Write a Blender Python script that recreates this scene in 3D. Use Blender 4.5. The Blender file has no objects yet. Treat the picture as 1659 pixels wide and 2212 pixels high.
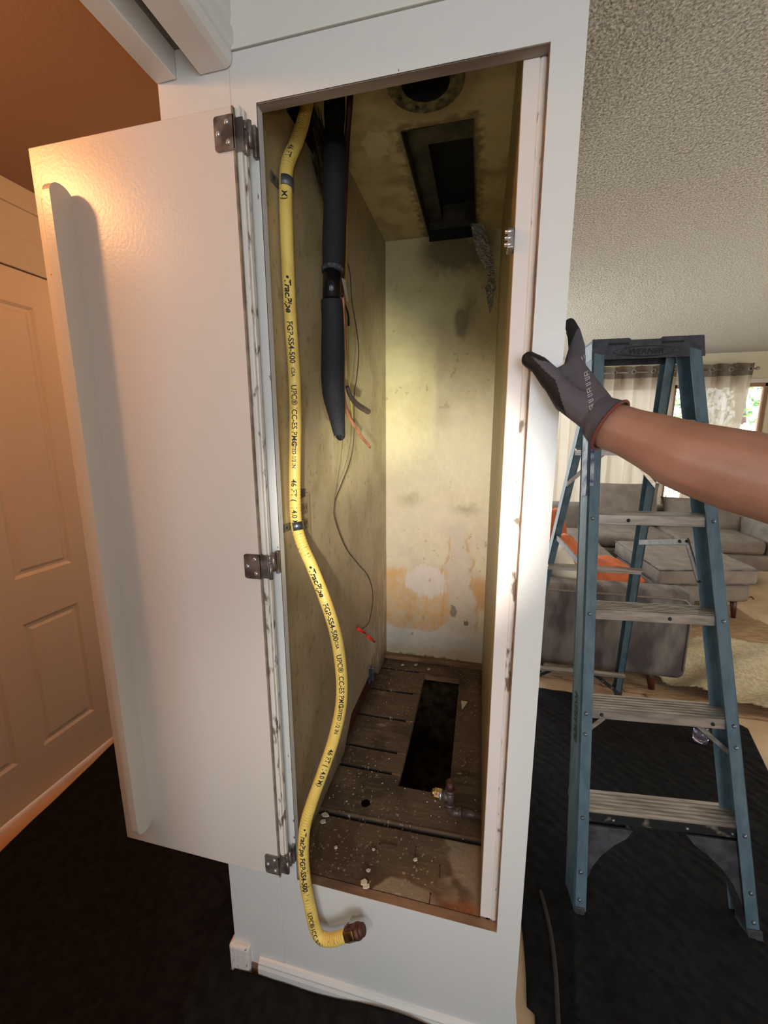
import bpy, bmesh, math, random
import numpy as np
from mathutils import Vector, Matrix
random.seed(7)
S = bpy.context.scene
C = S.collection
W, H = 1659, 2212
# ------------------------------------------------------------------ camera
F, YAW, PIT, ROL = 878.8, -0.2335, 0.18658, -0.003415
CAM = Vector((0, -.78, 1.5))
_f = Vector((math.sin(YAW)*math.cos(PIT), math.cos(YAW)*math.cos(PIT), -math.sin(PIT)))
_r0 = Vector((math.cos(YAW), -math.sin(YAW), 0)); _u0 = _r0.cross(_f)
_r = _r0*math.cos(ROL) + _u0*math.sin(ROL); _u = -_r0*math.sin(ROL) + _u0*math.cos(ROL)
cd = bpy.data.cameras.new('camera'); co = bpy.data.objects.new('camera', cd); C.objects.link(co)
co.matrix_world = Matrix(((_r.x, _u.x, -_f.x, CAM.x), (_r.y, _u.y, -_f.y, CAM.y), (_r.z, _u.z, -_f.z, CAM.z), (0, 0, 0, 1)))
cd.sensor_fit = 'HORIZONTAL'; cd.sensor_width = 36; cd.lens = 36*F/W; cd.clip_start = .02
S.camera = co
S.view_settings.view_transform = 'Standard'; S.view_settings.look = 'None'
S.view_settings.exposure = 0.2; S.view_settings.gamma = 1; S.view_settings.use_curve_mapping = False
# ------------------------------------------------------------------ light
wd = bpy.data.worlds.new('world'); S.world = wd; wd.use_nodes = True
bg = wd.node_tree.nodes['Background']; bg.inputs[0].default_value = (.82, .92, 1, 1); bg.inputs[1].default_value = 6.5

def area(name, loc, target, sx, sy, power, col, spread=180):
    l = bpy.data.lights.new(name, 'AREA'); l.shape = 'RECTANGLE'; l.size = sx; l.size_y = sy
    l.energy = power; l.color = col; l.spread = math.radians(spread)
    o = bpy.data.objects.new(name, l); C.objects.link(o); o.location = loc
    o.rotation_euler = (Vector(target)-Vector(loc)).to_track_quat('-Z', 'Y').to_euler(); return o
def spot(name, loc, target, power, col, ang, blend, rad):
    l = bpy.data.lights.new(name, 'SPOT'); l.energy = power; l.color = col; l.spot_size = math.radians(ang)
    l.spot_blend = blend; l.shadow_soft_size = rad
    o = bpy.data.objects.new(name, l); C.objects.link(o); o.location = loc
    o.rotation_euler = (Vector(target)-Vector(loc)).to_track_quat('-Z', 'Y').to_euler(); return o
def point(name, loc, power, col, rad):
    l = bpy.data.lights.new(name, 'POINT'); l.energy = power; l.color = col; l.shadow_soft_size = rad
    o = bpy.data.objects.new(name, l); C.objects.link(o); o.location = loc; return o
area('fill_light_back', (.85, -2.9, 1.45), (.5, 0, 1.2), 1.3, 1.5, 38, (.75, .85, 1))  # lamp added behind the camera for assumed daylight; back wall has no window
area('fill_light_side', (3.2, 1.2, 1.2), (0.6, 2.4, 2.3), 1.8, 1.3, 40, (1, .96, .9))  # added fill area lamp brightening the living room ceiling; no window in this wall
point('assumed_hall_lamp', (-1.32, -.5, 2.26), 17, (1, .47, .18), .05)  # assumed ceiling lamp, out of view; inferred from the warm light and batten shadow
spot('assumed_torch_right', (.19, -.64, 1.02), (-.439, .86, 1.60), 88, (.97, 1, .76), 25, 1, .010)  # assumed unseen flashlight, inferred from the greenish light and pipe shadows in the closet
spot('closet_fill_spot', (-.10, -.80, 1.46), (-.21, 1.1, 1.22), 92, (1, .93, .84), 44, 1, .012)  # extra spot added to brighten the closet back wall
point('hall_fill_light_far', (-1.15, 1.35, 2.2), 10, (1, .47, .18), .06)  # unseen lamp added deeper in the hall to brighten the panel door
point('camera_fill_light', (-.02, -.80, 1.55), 4, (1, .95, .86), .012)  # weak fill added beside the camera for the closet inside
spot('assumed_torch_left', (-.30, -.80, .95), (-.25, .35, .45), 5, (1, .93, .84), 95, .9, .012)  # assumed unseen flashlight, inferred from the hose shadow on the front panel
su = bpy.data.lights.new('sun', 'SUN'); su.energy = 5; su.angle = math.radians(1); su.color = (1, .95, .86)
so = bpy.data.objects.new('sun', su); C.objects.link(so); so.rotation_euler = (math.radians(38), math.radians(8), 0)

# ------------------------------------------------------------------ helpers
def at(px, py, axis, val):
    """the point in the room seen at this spot of the photograph, on the plane axis=val"""
    d = _r*((px-W/2)/F) - _u*((py-H/2)/F) + _f
    return CAM + d*((val-CAM[axis])/d[axis])
def dep(px, py, t):
    return CAM + (_r*((px-W/2)/F) - _u*((py-H/2)/F) + _f)*t
def onplane(px, py, p0, n):
    d = _r*((px-W/2)/F) - _u*((py-H/2)/F) + _f
    return CAM + d*((p0-CAM).dot(n)/d.dot(n))
def pix(P):
    d = Vector(P)-CAM; z = d.dot(_f)
    return W/2+F*d.dot(_r)/z, H/2-F*d.dot(_u)/z

def tag(o, label=None, cat=None, group=None, kind=None):
    if label: o['label'] = label
    if cat: o['category'] = cat
    if group: o['group'] = group
    if kind: o['kind'] = kind
    return o
def thing(name, loc, label, cat, group=None, kind=None):
    o = bpy.data.objects.new(name, None); o.empty_display_size = .05; C.objects.link(o); o.location = loc
    return tag(o, label, cat, group, kind)
def root_of(o):
    m = Matrix.Translation(o.location) @ o.rotation_euler.to_matrix().to_4x4()
    return (root_of(o.parent) @ o.matrix_parent_inverse @ m) if o.parent else m
def obj(name, bm, mat, parent=None, smooth=False, label=None):
    me = bpy.data.meshes.new(name)
    if isinstance(bm, bmesh.types.BMesh):
        bmesh.ops.recalc_face_normals(bm, faces=bm.faces); bm.to_mesh(me); bm.free()
    else:
        me = bm; me.name = name
    mats = mat if isinstance(mat, (list, tuple)) else [mat]
    me.materials.clear()
    for m in mats: me.materials.append(m)
    if smooth:
        for p in me.polygons: p.use_smooth = True
    o = bpy.data.objects.new(name, me); C.objects.link(o)
    if parent:
        o.parent = parent; o.matrix_parent_inverse = root_of(parent).inverted()
    if label: o['label'] = label
    return o
def B(): return bmesh.new()
def box(bm, a, b, bev=0, seg=2):
    r = bmesh.ops.create_cube(bm, size=1)
    vs = r['verts']
    for v in vs:
        v.co = Vector([a[i] if v.co[i] < 0 else b[i] for i in range(3)])
    if bev:
        es = list({e for v in vs for e in v.link_edges})
        bmesh.ops.bevel(bm, geom=es, offset=bev, segments=seg, profile=.5, affect='EDGES')
    return bm
def obox(bm, o, ax, ay, az, bev=0, seg=1, mi=0):
    """box from corner o along three edge vectors"""
    r = bmesh.ops.create_cube(bm, size=1); vs = r['verts']
    for v in vs:
        c = v.co + Vector((.5, .5, .5)); v.co = o + ax*c.x + ay*c.y + az*c.z
    fs = {f for v in vs for f in v.link_faces}
    for f in fs: f.material_index = mi
    if bev:
        es = list({e for v in vs for e in v.link_edges})
        bmesh.ops.bevel(bm, geom=es, offset=bev, segments=seg, profile=.5, affect='EDGES')
def spline(pts, step):
    P = [Vector(p) for p in pts]; out = []
    Q = [P[0]*2-P[1]] + P + [P[-1]*2-P[-2]]
    for i in range(1, len(Q)-2):
        n = max(1, int((Q[i+1]-Q[i]).length/step))
        for k in range(n):
            t = k/n; a, b, c, d = Q[i-1], Q[i], Q[i+1], Q[i+2]
            out.append(.5*((2*b)+(c-a)*t+(2*a-5*b+4*c-d)*t*t+(-a+3*b-3*c+d)*t**3))
    out.append(P[-1]); return out
def frames(P):
    T = [(P[min(i+1, len(P)-1)]-P[max(i-1, 0)]).normalized() for i in range(len(P))]
    n = Vector((0, -1, 0)); n = (n-T[0]*n.dot(T[0]))
    if n.length < .1: n = Vector((1, 0, 0)); n = n-T[0]*n.dot(T[0])
    n.normalize(); out = []
    for t in T:
        n = (n-t*n.dot(t)).normalized(); out.append((t, n, t.cross(n)))
    return out
def tube(bm, pts, rad, step=.006, seg=12, cap=True, smooth=True):
    P = spline(pts, step) if len(pts) > 2 else [Vector(p) for p in pts]
    FR = frames(P); L = 0; rings = []
    for i, p in enumerate(P):
        if i: L += (p-P[i-1]).length
        r = rad(L, i/(len(P)-1)) if callable(rad) else rad
        rings.append([bm.verts.new(p+(FR[i][1]*math.cos(a)+FR[i][2]*math.sin(a))*r) for a in [2*math.pi*k/seg for k in range(seg)]])
    for A, Bq in zip(rings, rings[1:]):
        for k in range(seg):
            f = bm.faces.new((A[k], A[(k+1) % seg], Bq[(k+1) % seg], Bq[k])); f.smooth = smooth
    if cap:
        bm.faces.new(rings[0]); bm.faces.new(rings[-1])
    return P, FR
def cyl(bm, a, b, r, seg=16, r2=None):
    a, b = Vector(a), Vector(b)
    tube(bm, [a, b], (lambda L, t: r+(r2-r)*t) if r2 is not None else r, seg=seg)
def sphere(bm, c, r, sc=(1, 1, 1), u=12, v=8):
    bmesh.ops.create_uvsphere(bm, u_segments=u, v_segments=v, radius=r, matrix=Matrix.Translation(c) @ Matrix.Diagonal((*sc, 1)))
def prism(bm, poly, fn, d0, d1):
    A = [bm.verts.new(fn(p[0], p[1], d0)) for p in poly]; Bq = [bm.verts.new(fn(p[0], p[1], d1)) for p in poly]
    bm.faces.new(A); bm.faces.new(Bq)
    n = len(poly)
    for i in range(n): bm.faces.new((A[i], A[(i+1) % n], Bq[(i+1) % n], Bq[i]))

# numpy value noise
_rng = np.random.RandomState(3); _T = _rng.rand(256, 256)
def vn(x, y):
    xi = np.floor(x).astype(int); yi = np.floor(y).astype(int); fx = x-xi; fy = y-yi
    fx = fx*fx*(3-2*fx); fy = fy*fy*(3-2*fy); g = lambda a, b: _T[a % 256, b % 256]
    return (g(xi, yi)*(1-fx)+g(xi+1, yi)*fx)*(1-fy)+(g(xi, yi+1)*(1-fx)+g(xi+1, yi+1)*fx)*fy
def fbm(x, y, o=4):
    s = 0; a = .5; t = 0
    for k in range(o):
        s = s+a*vn(x*2**k+17*k, y*2**k+31*k); t += a; a *= .5
    return s/t
def sm(a, b, x):
    t = np.clip((x-a)/(b-a), 0, 1); return t*t*(3-2*t)
def painted(name, nu, nv, fpos, fcol, mat, parent=None, holes=None, fz=None):
    """a grid surface whose paint colours (stains, dirt) are stored per vertex"""
    u, v = np.meshgrid(np.linspace(0, 1, nu), np.linspace(0, 1, nv))
    u = u.ravel(); v = v.ravel(); p = np.stack(fpos(u, v), 1)
    idx = np.arange(nu*nv).reshape(nv, nu)
    q = np.stack([idx[:-1, :-1], idx[:-1, 1:], idx[1:, 1:], idx[1:, :-1]], -1).reshape(-1, 4)
    if holes is not None:
        c = p[q].mean(1); q = q[~holes(c)]
    me = bpy.data.meshes.new(name); me.from_pydata(p.tolist(), [], q.tolist())
    ca = me.color_attributes.new('paint', 'FLOAT_COLOR', 'POINT')
    col = np.ones((len(p), 4)); col[:, :3] = np.clip(fcol(p[:, 0], p[:, 1], p[:, 2]), 0, 1)
    ca.data.foreach_set('color', col.ravel())
    return obj(name, me, mat, parent, smooth=True)
def mixc(a, b, t):
    t = np.asarray(t)[:, None]; return a*(1-t)+np.array(b)*t

# ------------------------------------------------------------------ materials
def lin(h):
    return tuple(((c/255)/12.92 if c/255 <= .04045 else ((c/255+.055)/1.055)**2.4) for c in h)
def mat(name, col, rough=.6, metal=0, bump=0, bscale=60, var=0, vscale=8, col2=None, spec=.5, stretch=None, detail=4, trans=0, alpha=1, attr=False, dist=.01):
    m = bpy.data.materials.new(name); m.use_nodes = True; nt = m.node_tree; N = nt.nodes; L = nt.links
    b = N['Principled BSDF']; b.inputs['Roughness'].default_value = rough; b.inputs['Metallic'].default_value = metal
    b.inputs['Specular IOR Level'].default_value = spec
    c = lin(col) if max(col) > 1 else col
    b.inputs['Base Color'].default_value = (*c, 1)
    tc = N.new('ShaderNodeNewGeometry'); mp = N.new('ShaderNodeMapping'); L.new(tc.outputs['Position'], mp.inputs[0])
    if stretch: mp.inputs['Scale'].default_value = stretch
    if attr:
        a = N.new('ShaderNodeAttribute'); a.attribute_name = 'paint'; L.new(a.outputs['Color'], b.inputs['Base Color'])
    elif var:
        n = N.new('ShaderNodeTexNoise'); n.inputs['Scale'].default_value = vscale; n.inputs['Detail'].default_value = detail
        L.new(mp.outputs[0], n.inputs[0]); r = N.new('ShaderNodeValToRGB')
        c2 = (lin(col2) if max(col2) > 1 else col2) if col2 else tuple(x*(1-var) for x in c)
        r.color_ramp.elements[0].position = .38; r.color_ramp.elements[1].position = .62
        r.color_ramp.elements[0].color = (*c2, 1); r.color_ramp.elements[1].color = (*c, 1)
        L.new(n.outputs[0], r.inputs[0]); L.new(r.outputs[0], b.inputs['Base Color'])
    if bump:
        n = N.new('ShaderNodeTexNoise'); n.inputs['Scale'].default_value = bscale; n.inputs['Detail'].default_value = 3
        L.new(mp.outputs[0], n.inputs[0]); bp = N.new('ShaderNodeBump'); bp.inputs['Strength'].default_value = bump; bp.inputs['Distance'].default_value = dist
        L.new(n.outputs[0], bp.inputs['Height']); L.new(bp.outputs[0], b.inputs['Normal'])
    if trans: b.inputs['Transmission Weight'].default_value = trans
    return m
M = {}
M['wall'] = mat('white_gloss_paint', (214, 213, 208), .34, bump=.10, bscale=120, dist=.004)
M['wall_up'] = mat('upper_panel_paint', (216, 214, 204), .42, bump=.06, bscale=120, dist=.004)
M['door'] = mat('door_paint', (212, 205, 196), .33, bump=.09, bscale=150, dist=.004)
M['oldwhite'] = mat('chipped_white_paint', (222, 214, 204), .5, var=1, col2=(120, 104, 88), vscale=70, stretch=(1, 1, .35), bump=.3, bscale=80, detail=6)
M['oldwhite'].node_tree.nodes['Color Ramp'].color_ramp.elements[0].position = .34
M['oldwhite'].node_tree.nodes['Color Ramp'].color_ramp.elements[1].position = .42
M['chips'] = mat('edge_chips_paint', (214, 213, 208), .4, var=1, col2=(110, 100, 88), vscale=85, stretch=(1, 1, .5), detail=8)
M['chips'].node_tree.nodes['Color Ramp'].color_ramp.elements[0].position = .33
M['chips'].node_tree.nodes['Color Ramp'].color_ramp.elements[1].position = .37
M['rawwood'] = mat('raw_wood', (150, 116, 86), .8, var=1, col2=(112, 84, 62), vscale=30, stretch=(.2, 1, 1))
M['greywood'] = mat('greyed_wood', (146, 132, 116), .8, var=1, col2=(112, 98, 84), vscale=40, stretch=(.1, 1, 1))
M['ceil'] = mat('popcorn_ceiling', (214, 202, 184), .95, bump=1.0, bscale=80, dist=.03, var=1, col2=(150, 142, 128), vscale=150)  # darker specks put the shade between the popcorn grains into the colour
M['room'] = mat('room_wall_paint', (210, 200, 172), .8, bump=.05, bscale=90)
M['hallwall'] = mat('hall_paint', (205, 196, 184), .8, bump=.08, bscale=120)
M['hallceil'] = mat('hall_ceiling_dim_tone', (150, 122, 100), .95, bump=.1, bscale=120)  # white ceiling; its dim warm light is put into this brown
M['floor'] = mat('tan_floor', (206, 176, 142), .55, var=1, col2=(190, 158, 122), vscale=5, bump=.05)
M['hallfloor'] = mat('hall_wood_floor', (196, 142, 66), .5, var=1, col2=(166, 112, 46), vscale=18, stretch=(1, .12, 1))
M['blanket'] = mat('black_moving_blanket', (30, 28, 27), .95, spec=.15, bump=.25, bscale=260, var=1, col2=(20, 19, 18), vscale=40)
M['painted'] = mat('stained_wall_paint', (200, 190, 150), .45, attr=True, bump=.10, bscale=70, dist=.006)
M['paintedmat'] = mat('dirty_wood', (100, 80, 60), .75, attr=True, bump=.35, bscale=90, dist=.006, spec=.3)
M['black'] = mat('black', (10, 10, 10), .9, spec=.1)
M['void'] = mat('dark_dirt', (70, 58, 42), 1, spec=.05, var=1, col2=(38, 30, 22), vscale=25)
M['yellow'] = mat('yellow_hose_jacket', (238, 208, 112), .42, var=1, col2=(226, 194, 98), vscale=20)
M['ink'] = mat('black_ink', (38, 36, 30), .8)
M['brass'] = mat('brass', (150, 118, 66), .38, metal=.85, var=1, col2=(84, 52, 38), vscale=60)
M['pipered'] = mat('rusty_dope_pipe', (92, 54, 44), .45, metal=.3, bump=.2, bscale=200)
M['ironpipe'] = mat('painted_iron_pipe', (104, 88, 84), .4, metal=.3, bump=.2, bscale=100)
M['steel'] = mat('galvanised_steel', (150, 155, 162), .35, metal=.9, var=1, col2=(110, 116, 124), vscale=60)
M['chrome'] = mat('worn_chrome', (150, 140, 132), .28, metal=.55, var=1, col2=(96, 84, 78), vscale=40)
M['screw'] = mat('zinc_screw', (215, 218, 222), .3, metal=.8)
M['foam'] = mat('black_foam_insulation', (38, 38, 42), .75, spec=.35, bump=.25, bscale=160)
M['foamtop'] = mat('black_rubber', (17, 17, 20), .8, spec=.2)
M['tape'] = mat('glossy_black_tape', (18, 18, 22), .18, bump=.15, bscale=60, stretch=(6, 6, 1))
M['copper'] = mat('copper', (200, 138, 104), .4, metal=.35, var=1, col2=(160, 98, 68), vscale=30)
M['copperdark'] = mat('oxidised_copper', (66, 34, 24), .6, metal=.3)
M['olive'] = mat('yellowed_tube', (150, 122, 44), .5)
M['darktube'] = mat('dark_brown_rubber', (62, 48, 46), .45)
M['wire'] = mat('brown_wire', (62, 48, 40), .6)
M['nut'] = mat('orange_plastic', (240, 72, 40), .35)
M['foil'] = mat('aluminium_foil_tape', (170, 166, 158), .3, metal=.5, bump=1, bscale=70, dist=.02)
M['duct'] = mat('sooty_duct_metal', (84, 80, 72), .6, metal=.4, var=1, col2=(52, 48, 42), vscale=12)
M['ductin'] = mat('duct_dark_inside', (20, 19, 17), .9)
M['collar'] = mat('corroded_collar', (128, 118, 84), .7, metal=.3, var=1, col2=(66, 58, 40), vscale=45, bump=.4, bscale=90)
M['fglass'] = mat('blue_fibreglass', (98, 120, 130), .5, var=1, col2=(80, 102, 113), vscale=35, stretch=(1, 1, .3), bump=.2, bscale=150)
M['alu'] = mat('ladder_aluminium', (196, 184, 172), .42, metal=.55, var=1, col2=(160, 148, 136), vscale=60, stretch=(.15, 1, 1))
M['bar'] = mat('dull_aluminium_bar', (120, 110, 102), .6, metal=.2, var=1, col2=(96, 88, 80), vscale=50)
M['aludark'] = mat('worn_black_edge', (34, 33, 32), .6, var=1, col2=(120, 108, 92), vscale=26)
M['aludark'].node_tree.nodes['Color Ramp'].color_ramp.elements[0].position = .3
M['aludark'].node_tree.nodes['Color Ramp'].color_ramp.elements[1].position = .4
M['cap'] = mat('black_plastic', (72, 71, 80), .45, bump=.2, bscale=60, var=1, col2=(54, 53, 60), vscale=40)
M['capdark'] = mat('black_plastic_recess_shade', (16, 16, 20), .6)  # darker cap plastic, putting slot and emblem shade into the colour
M['sticker'] = mat('white_blue_sticker', (190, 190, 200), .5, var=1, col2=(50, 60, 110), vscale=30)
M['shoe'] = mat('grey_plastic_brace', (76, 72, 76), .6, bump=.3, bscale=60, var=1, col2=(48, 45, 48), vscale=20)
M['skin'] = mat('tan_skin', (158, 112, 90), .5, bump=.08, bscale=300, var=1, col2=(144, 100, 78), vscale=9)
M['skin'].node_tree.nodes['Principled BSDF'].inputs['Subsurface Weight'].default_value = .08
M['skin'].node_tree.nodes['Principled BSDF'].inputs['Subsurface Scale'].default_value = .01
M['glovegrey'] = mat('grey_knit', (92, 86, 92), .9, spec=.2, bump=.3, bscale=500)
M['gloveblack'] = mat('black_nitrile_coating', (27, 24, 24), .65, spec=.3, bump=.2, bscale=200)
M['hem'] = mat('red_brown_hem', (110, 52, 42), .85)
M['sofa'] = mat('grey_velvet', (132, 120, 108), .9, var=1, col2=(116, 104, 94), vscale=9, bump=.1, bscale=200)
M['sofaworn'] = mat('grey_velvet_crushed', (126, 116, 108), .85, var=1, col2=(76, 68, 66), vscale=7, stretch=(1.6, 1, .6), detail=7, bump=.1, bscale=200)
M['walnut'] = mat('dark_walnut', (74, 38, 28), .4)
M['orange'] = mat('burnt_orange_velvet', (192, 96, 48), .8, var=1, col2=(172, 82, 40), vscale=14)
M['ivory'] = mat('ivory_cushion', (196, 188, 172), .9)
M['jute'] = mat('jute_rug', (172, 140, 104), .95, var=1, col2=(140, 108, 76), vscale=40, stretch=(.3, 2, 1), bump=.5, bscale=140)
M['pad'] = mat('cream_rug_pad', (180, 164, 132), .9, var=1, col2=(156, 140, 108), vscale=60, bump=.3, bscale=160)
M['frame'] = mat('white_window_frame', (205, 196, 184), .5)
M['brownframe'] = mat('brown_frame', (150, 110, 84), .6)
M['metalrod'] = mat('brushed_rod', (150, 140, 128), .4, metal=.6)
M['fence'] = mat('pale_wood_fence', (236, 226, 206), .8, var=1, col2=(214, 200, 176), vscale=10, stretch=(4, 1, .3))
M['patio'] = mat('pale_concrete', (226, 222, 214), .9)
M['leaf'] = mat('green_leaves', (110, 150, 70), .7, var=1, col2=(52, 84, 34), vscale=6)
M['glassjar'] = mat('jar_glass', (220, 210, 235), .08, trans=.9)
M['scrap'] = mat('white_plaster_chip', (216, 206, 186), .8)
M['bulb'] = mat('frosted_bulb', (250, 250, 245), .3)
M['outletp'] = mat('painted_over_plate', (168, 150, 112), .5)
M['outletr'] = mat('painted_over_receptacle', (138, 120, 86), .5)
M['siding'] = mat('pale_siding', (222, 216, 200), .8)
# translucent curtain
def curtain_mat(name, col, a):
    m = bpy.data.materials.new(name); m.use_nodes = True; N = m.node_tree.nodes; L = m.node_tree.links
    N.remove(N['Principled BSDF']); out = N['Material Output']
    d = N.new('ShaderNodeBsdfDiffuse'); t = N.new('ShaderNodeBsdfTranslucent'); tr = N.new('ShaderNodeBsdfTransparent')
    c = (*lin(col), 1); d.inputs[0].default_value = c; t.inputs[0].default_value = c; tr.inputs[0].default_value = (1, 1, 1, 1)
    m1 = N.new('ShaderNodeMixShader'); m1.inputs[0].default_value = .5; L.new(d.outputs[0], m1.inputs[1]); L.new(t.outputs[0], m1.inputs[2])
    m2 = N.new('ShaderNodeMixShader'); m2.inputs[0].default_value = a; L.new(m1.outputs[0], m2.inputs[1]); L.new(tr.outputs[0], m2.inputs[2])
    L.new(m2.outputs[0], out.inputs[0]); return m
M['sheer'] = curtain_mat('sheer_grey_curtain', (184, 170, 154), .04)
M['sheerhem'] = curtain_mat('grey_curtain_heading', (128, 114, 102), .03)
def glass_mat():
    m = bpy.data.materials.new('window_glass'); m.use_nodes = True; N = m.node_tree.nodes; L = m.node_tree.links
    N.remove(N['Principled BSDF']); out = N['Material Output']
    g = N.new('ShaderNodeBsdfGlossy'); g.inputs['Roughness'].default_value = .02; tr = N.new('ShaderNodeBsdfTransparent'); fr = N.new('ShaderNodeFresnel')
    mx = N.new('ShaderNodeMixShader'); L.new(fr.outputs[0], mx.inputs[0]); L.new(tr.outputs[0], mx.inputs[1]); L.new(g.outputs[0], mx.inputs[2]); L.new(mx.outputs[0], out.inputs[0]); return m
M['glass'] = glass_mat()
# blanket: zigzag quilting grooves
nt = M['blanket'].node_tree; N = nt.nodes; L = nt.links
bs = N['Principled BSDF']; wv = N.new('ShaderNodeTexWave'); wv.wave_type = 'BANDS'; wv.bands_direction = 'DIAGONAL'
wv.inputs['Scale'].default_value = 9; wv.inputs['Distortion'].default_value = 6; wv.inputs['Detail'].default_value = 1
g = N.new('ShaderNodeNewGeometry'); L.new(g.outputs['Position'], wv.inputs[0])
bp = N.new('ShaderNodeBump'); bp.inputs['Strength'].default_value = .35; bp.inputs['Distance'].default_value = .01
old = [l for l in nt.links if l.to_node == bs and l.to_socket.name == 'Normal'][0].from_node
L.new(wv.outputs[1], bp.inputs['Height']); L.new(old.outputs[0], bp.inputs['Normal']); L.new(bp.outputs[0], bs.inputs['Normal'])

def struct(name, bm, m, parent=None):
    o = obj(name, bm, m, parent)
    if not parent: o['kind'] = 'structure'
    return o

# ================================================================== STRUCTURE
OL, OR, OB, OT = -.419, .078, .373, 2.088         # opening in the closet front
IL, IR, IY, IZ, FZ = -.439, .044, 1.11, 2.32, .378  # inside of the closet
WR = .129; SEAM = -.469; SL = -.622
CZ = 2.44; FARY = 5.07; RX = 3.33; LX = -1.765; BY = -3.0
# front panel of the closet
bm = B()
box(bm, (SEAM, 0, OB), (OL, .02, OT))
box(bm, (OR, 0, OB), (WR, .02, OT))
box(bm, (SEAM, 0, OT), (WR, .02, 2.172))
box(bm, (SEAM, 0, 0), (WR, .02, OB))
o = struct('wall_front', bm, M['wall'])
# raw edges of the cut opening: thin strips just inside the opening
bm = B(); box(bm, (OL, .0005, OB-.0004), (OR, .0215, OB+.0012)); struct('trim_sill', bm, M['rawwood'])
bm = B(); box(bm, (OL, .001, OT-.0015), (OR, .0215, OT+.0004)); struct('trim_head', bm, M['greywood'])
bm = B(); box(bm, (OR-.0012, .001, OB), (OR+.0004, .0215, OT)); struct('trim_jamb', bm, M['rawwood'])
bm = B(); box(bm, (SEAM-.0, -.002, 2.1755), (WR, .02, CZ), .0015); struct('wall_front_upper', bm, M['wall_up'])
bm = B(); box(bm, (SEAM, .004, 2.170), (WR, .02, 2.178)); struct('trim_seam', bm, M['ink'])
# strip left of the seam = reveal of the doorway
bm = B(); box(bm, (SL, .0005, 0), (SEAM-.0012, .12, CZ), .002); struct('wall_doorway_end', bm, M['wall'])
# closet shell
bm = B(); box(bm, (IR, .046, 0), (WR, IY+.12, CZ)); box(bm, (OR, .02, 0), (WR, .046, CZ)); struct('wall_closet_right_outer', bm, M['wall'])
bm = B(); box(bm, (SL, .12, 0), (IL-.012, IY+.12, CZ)); struct('wall_closet_left_outer', bm, M['hallwall'])
bm = B(); box(bm, (IL-.012, IY+.004, 0), (IR, IY+.12, CZ)); struct('wall_closet_back_outer', bm, M['hallwall'])

def wall_noise(a, b, s): return fbm(a*s, b*s)
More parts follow.
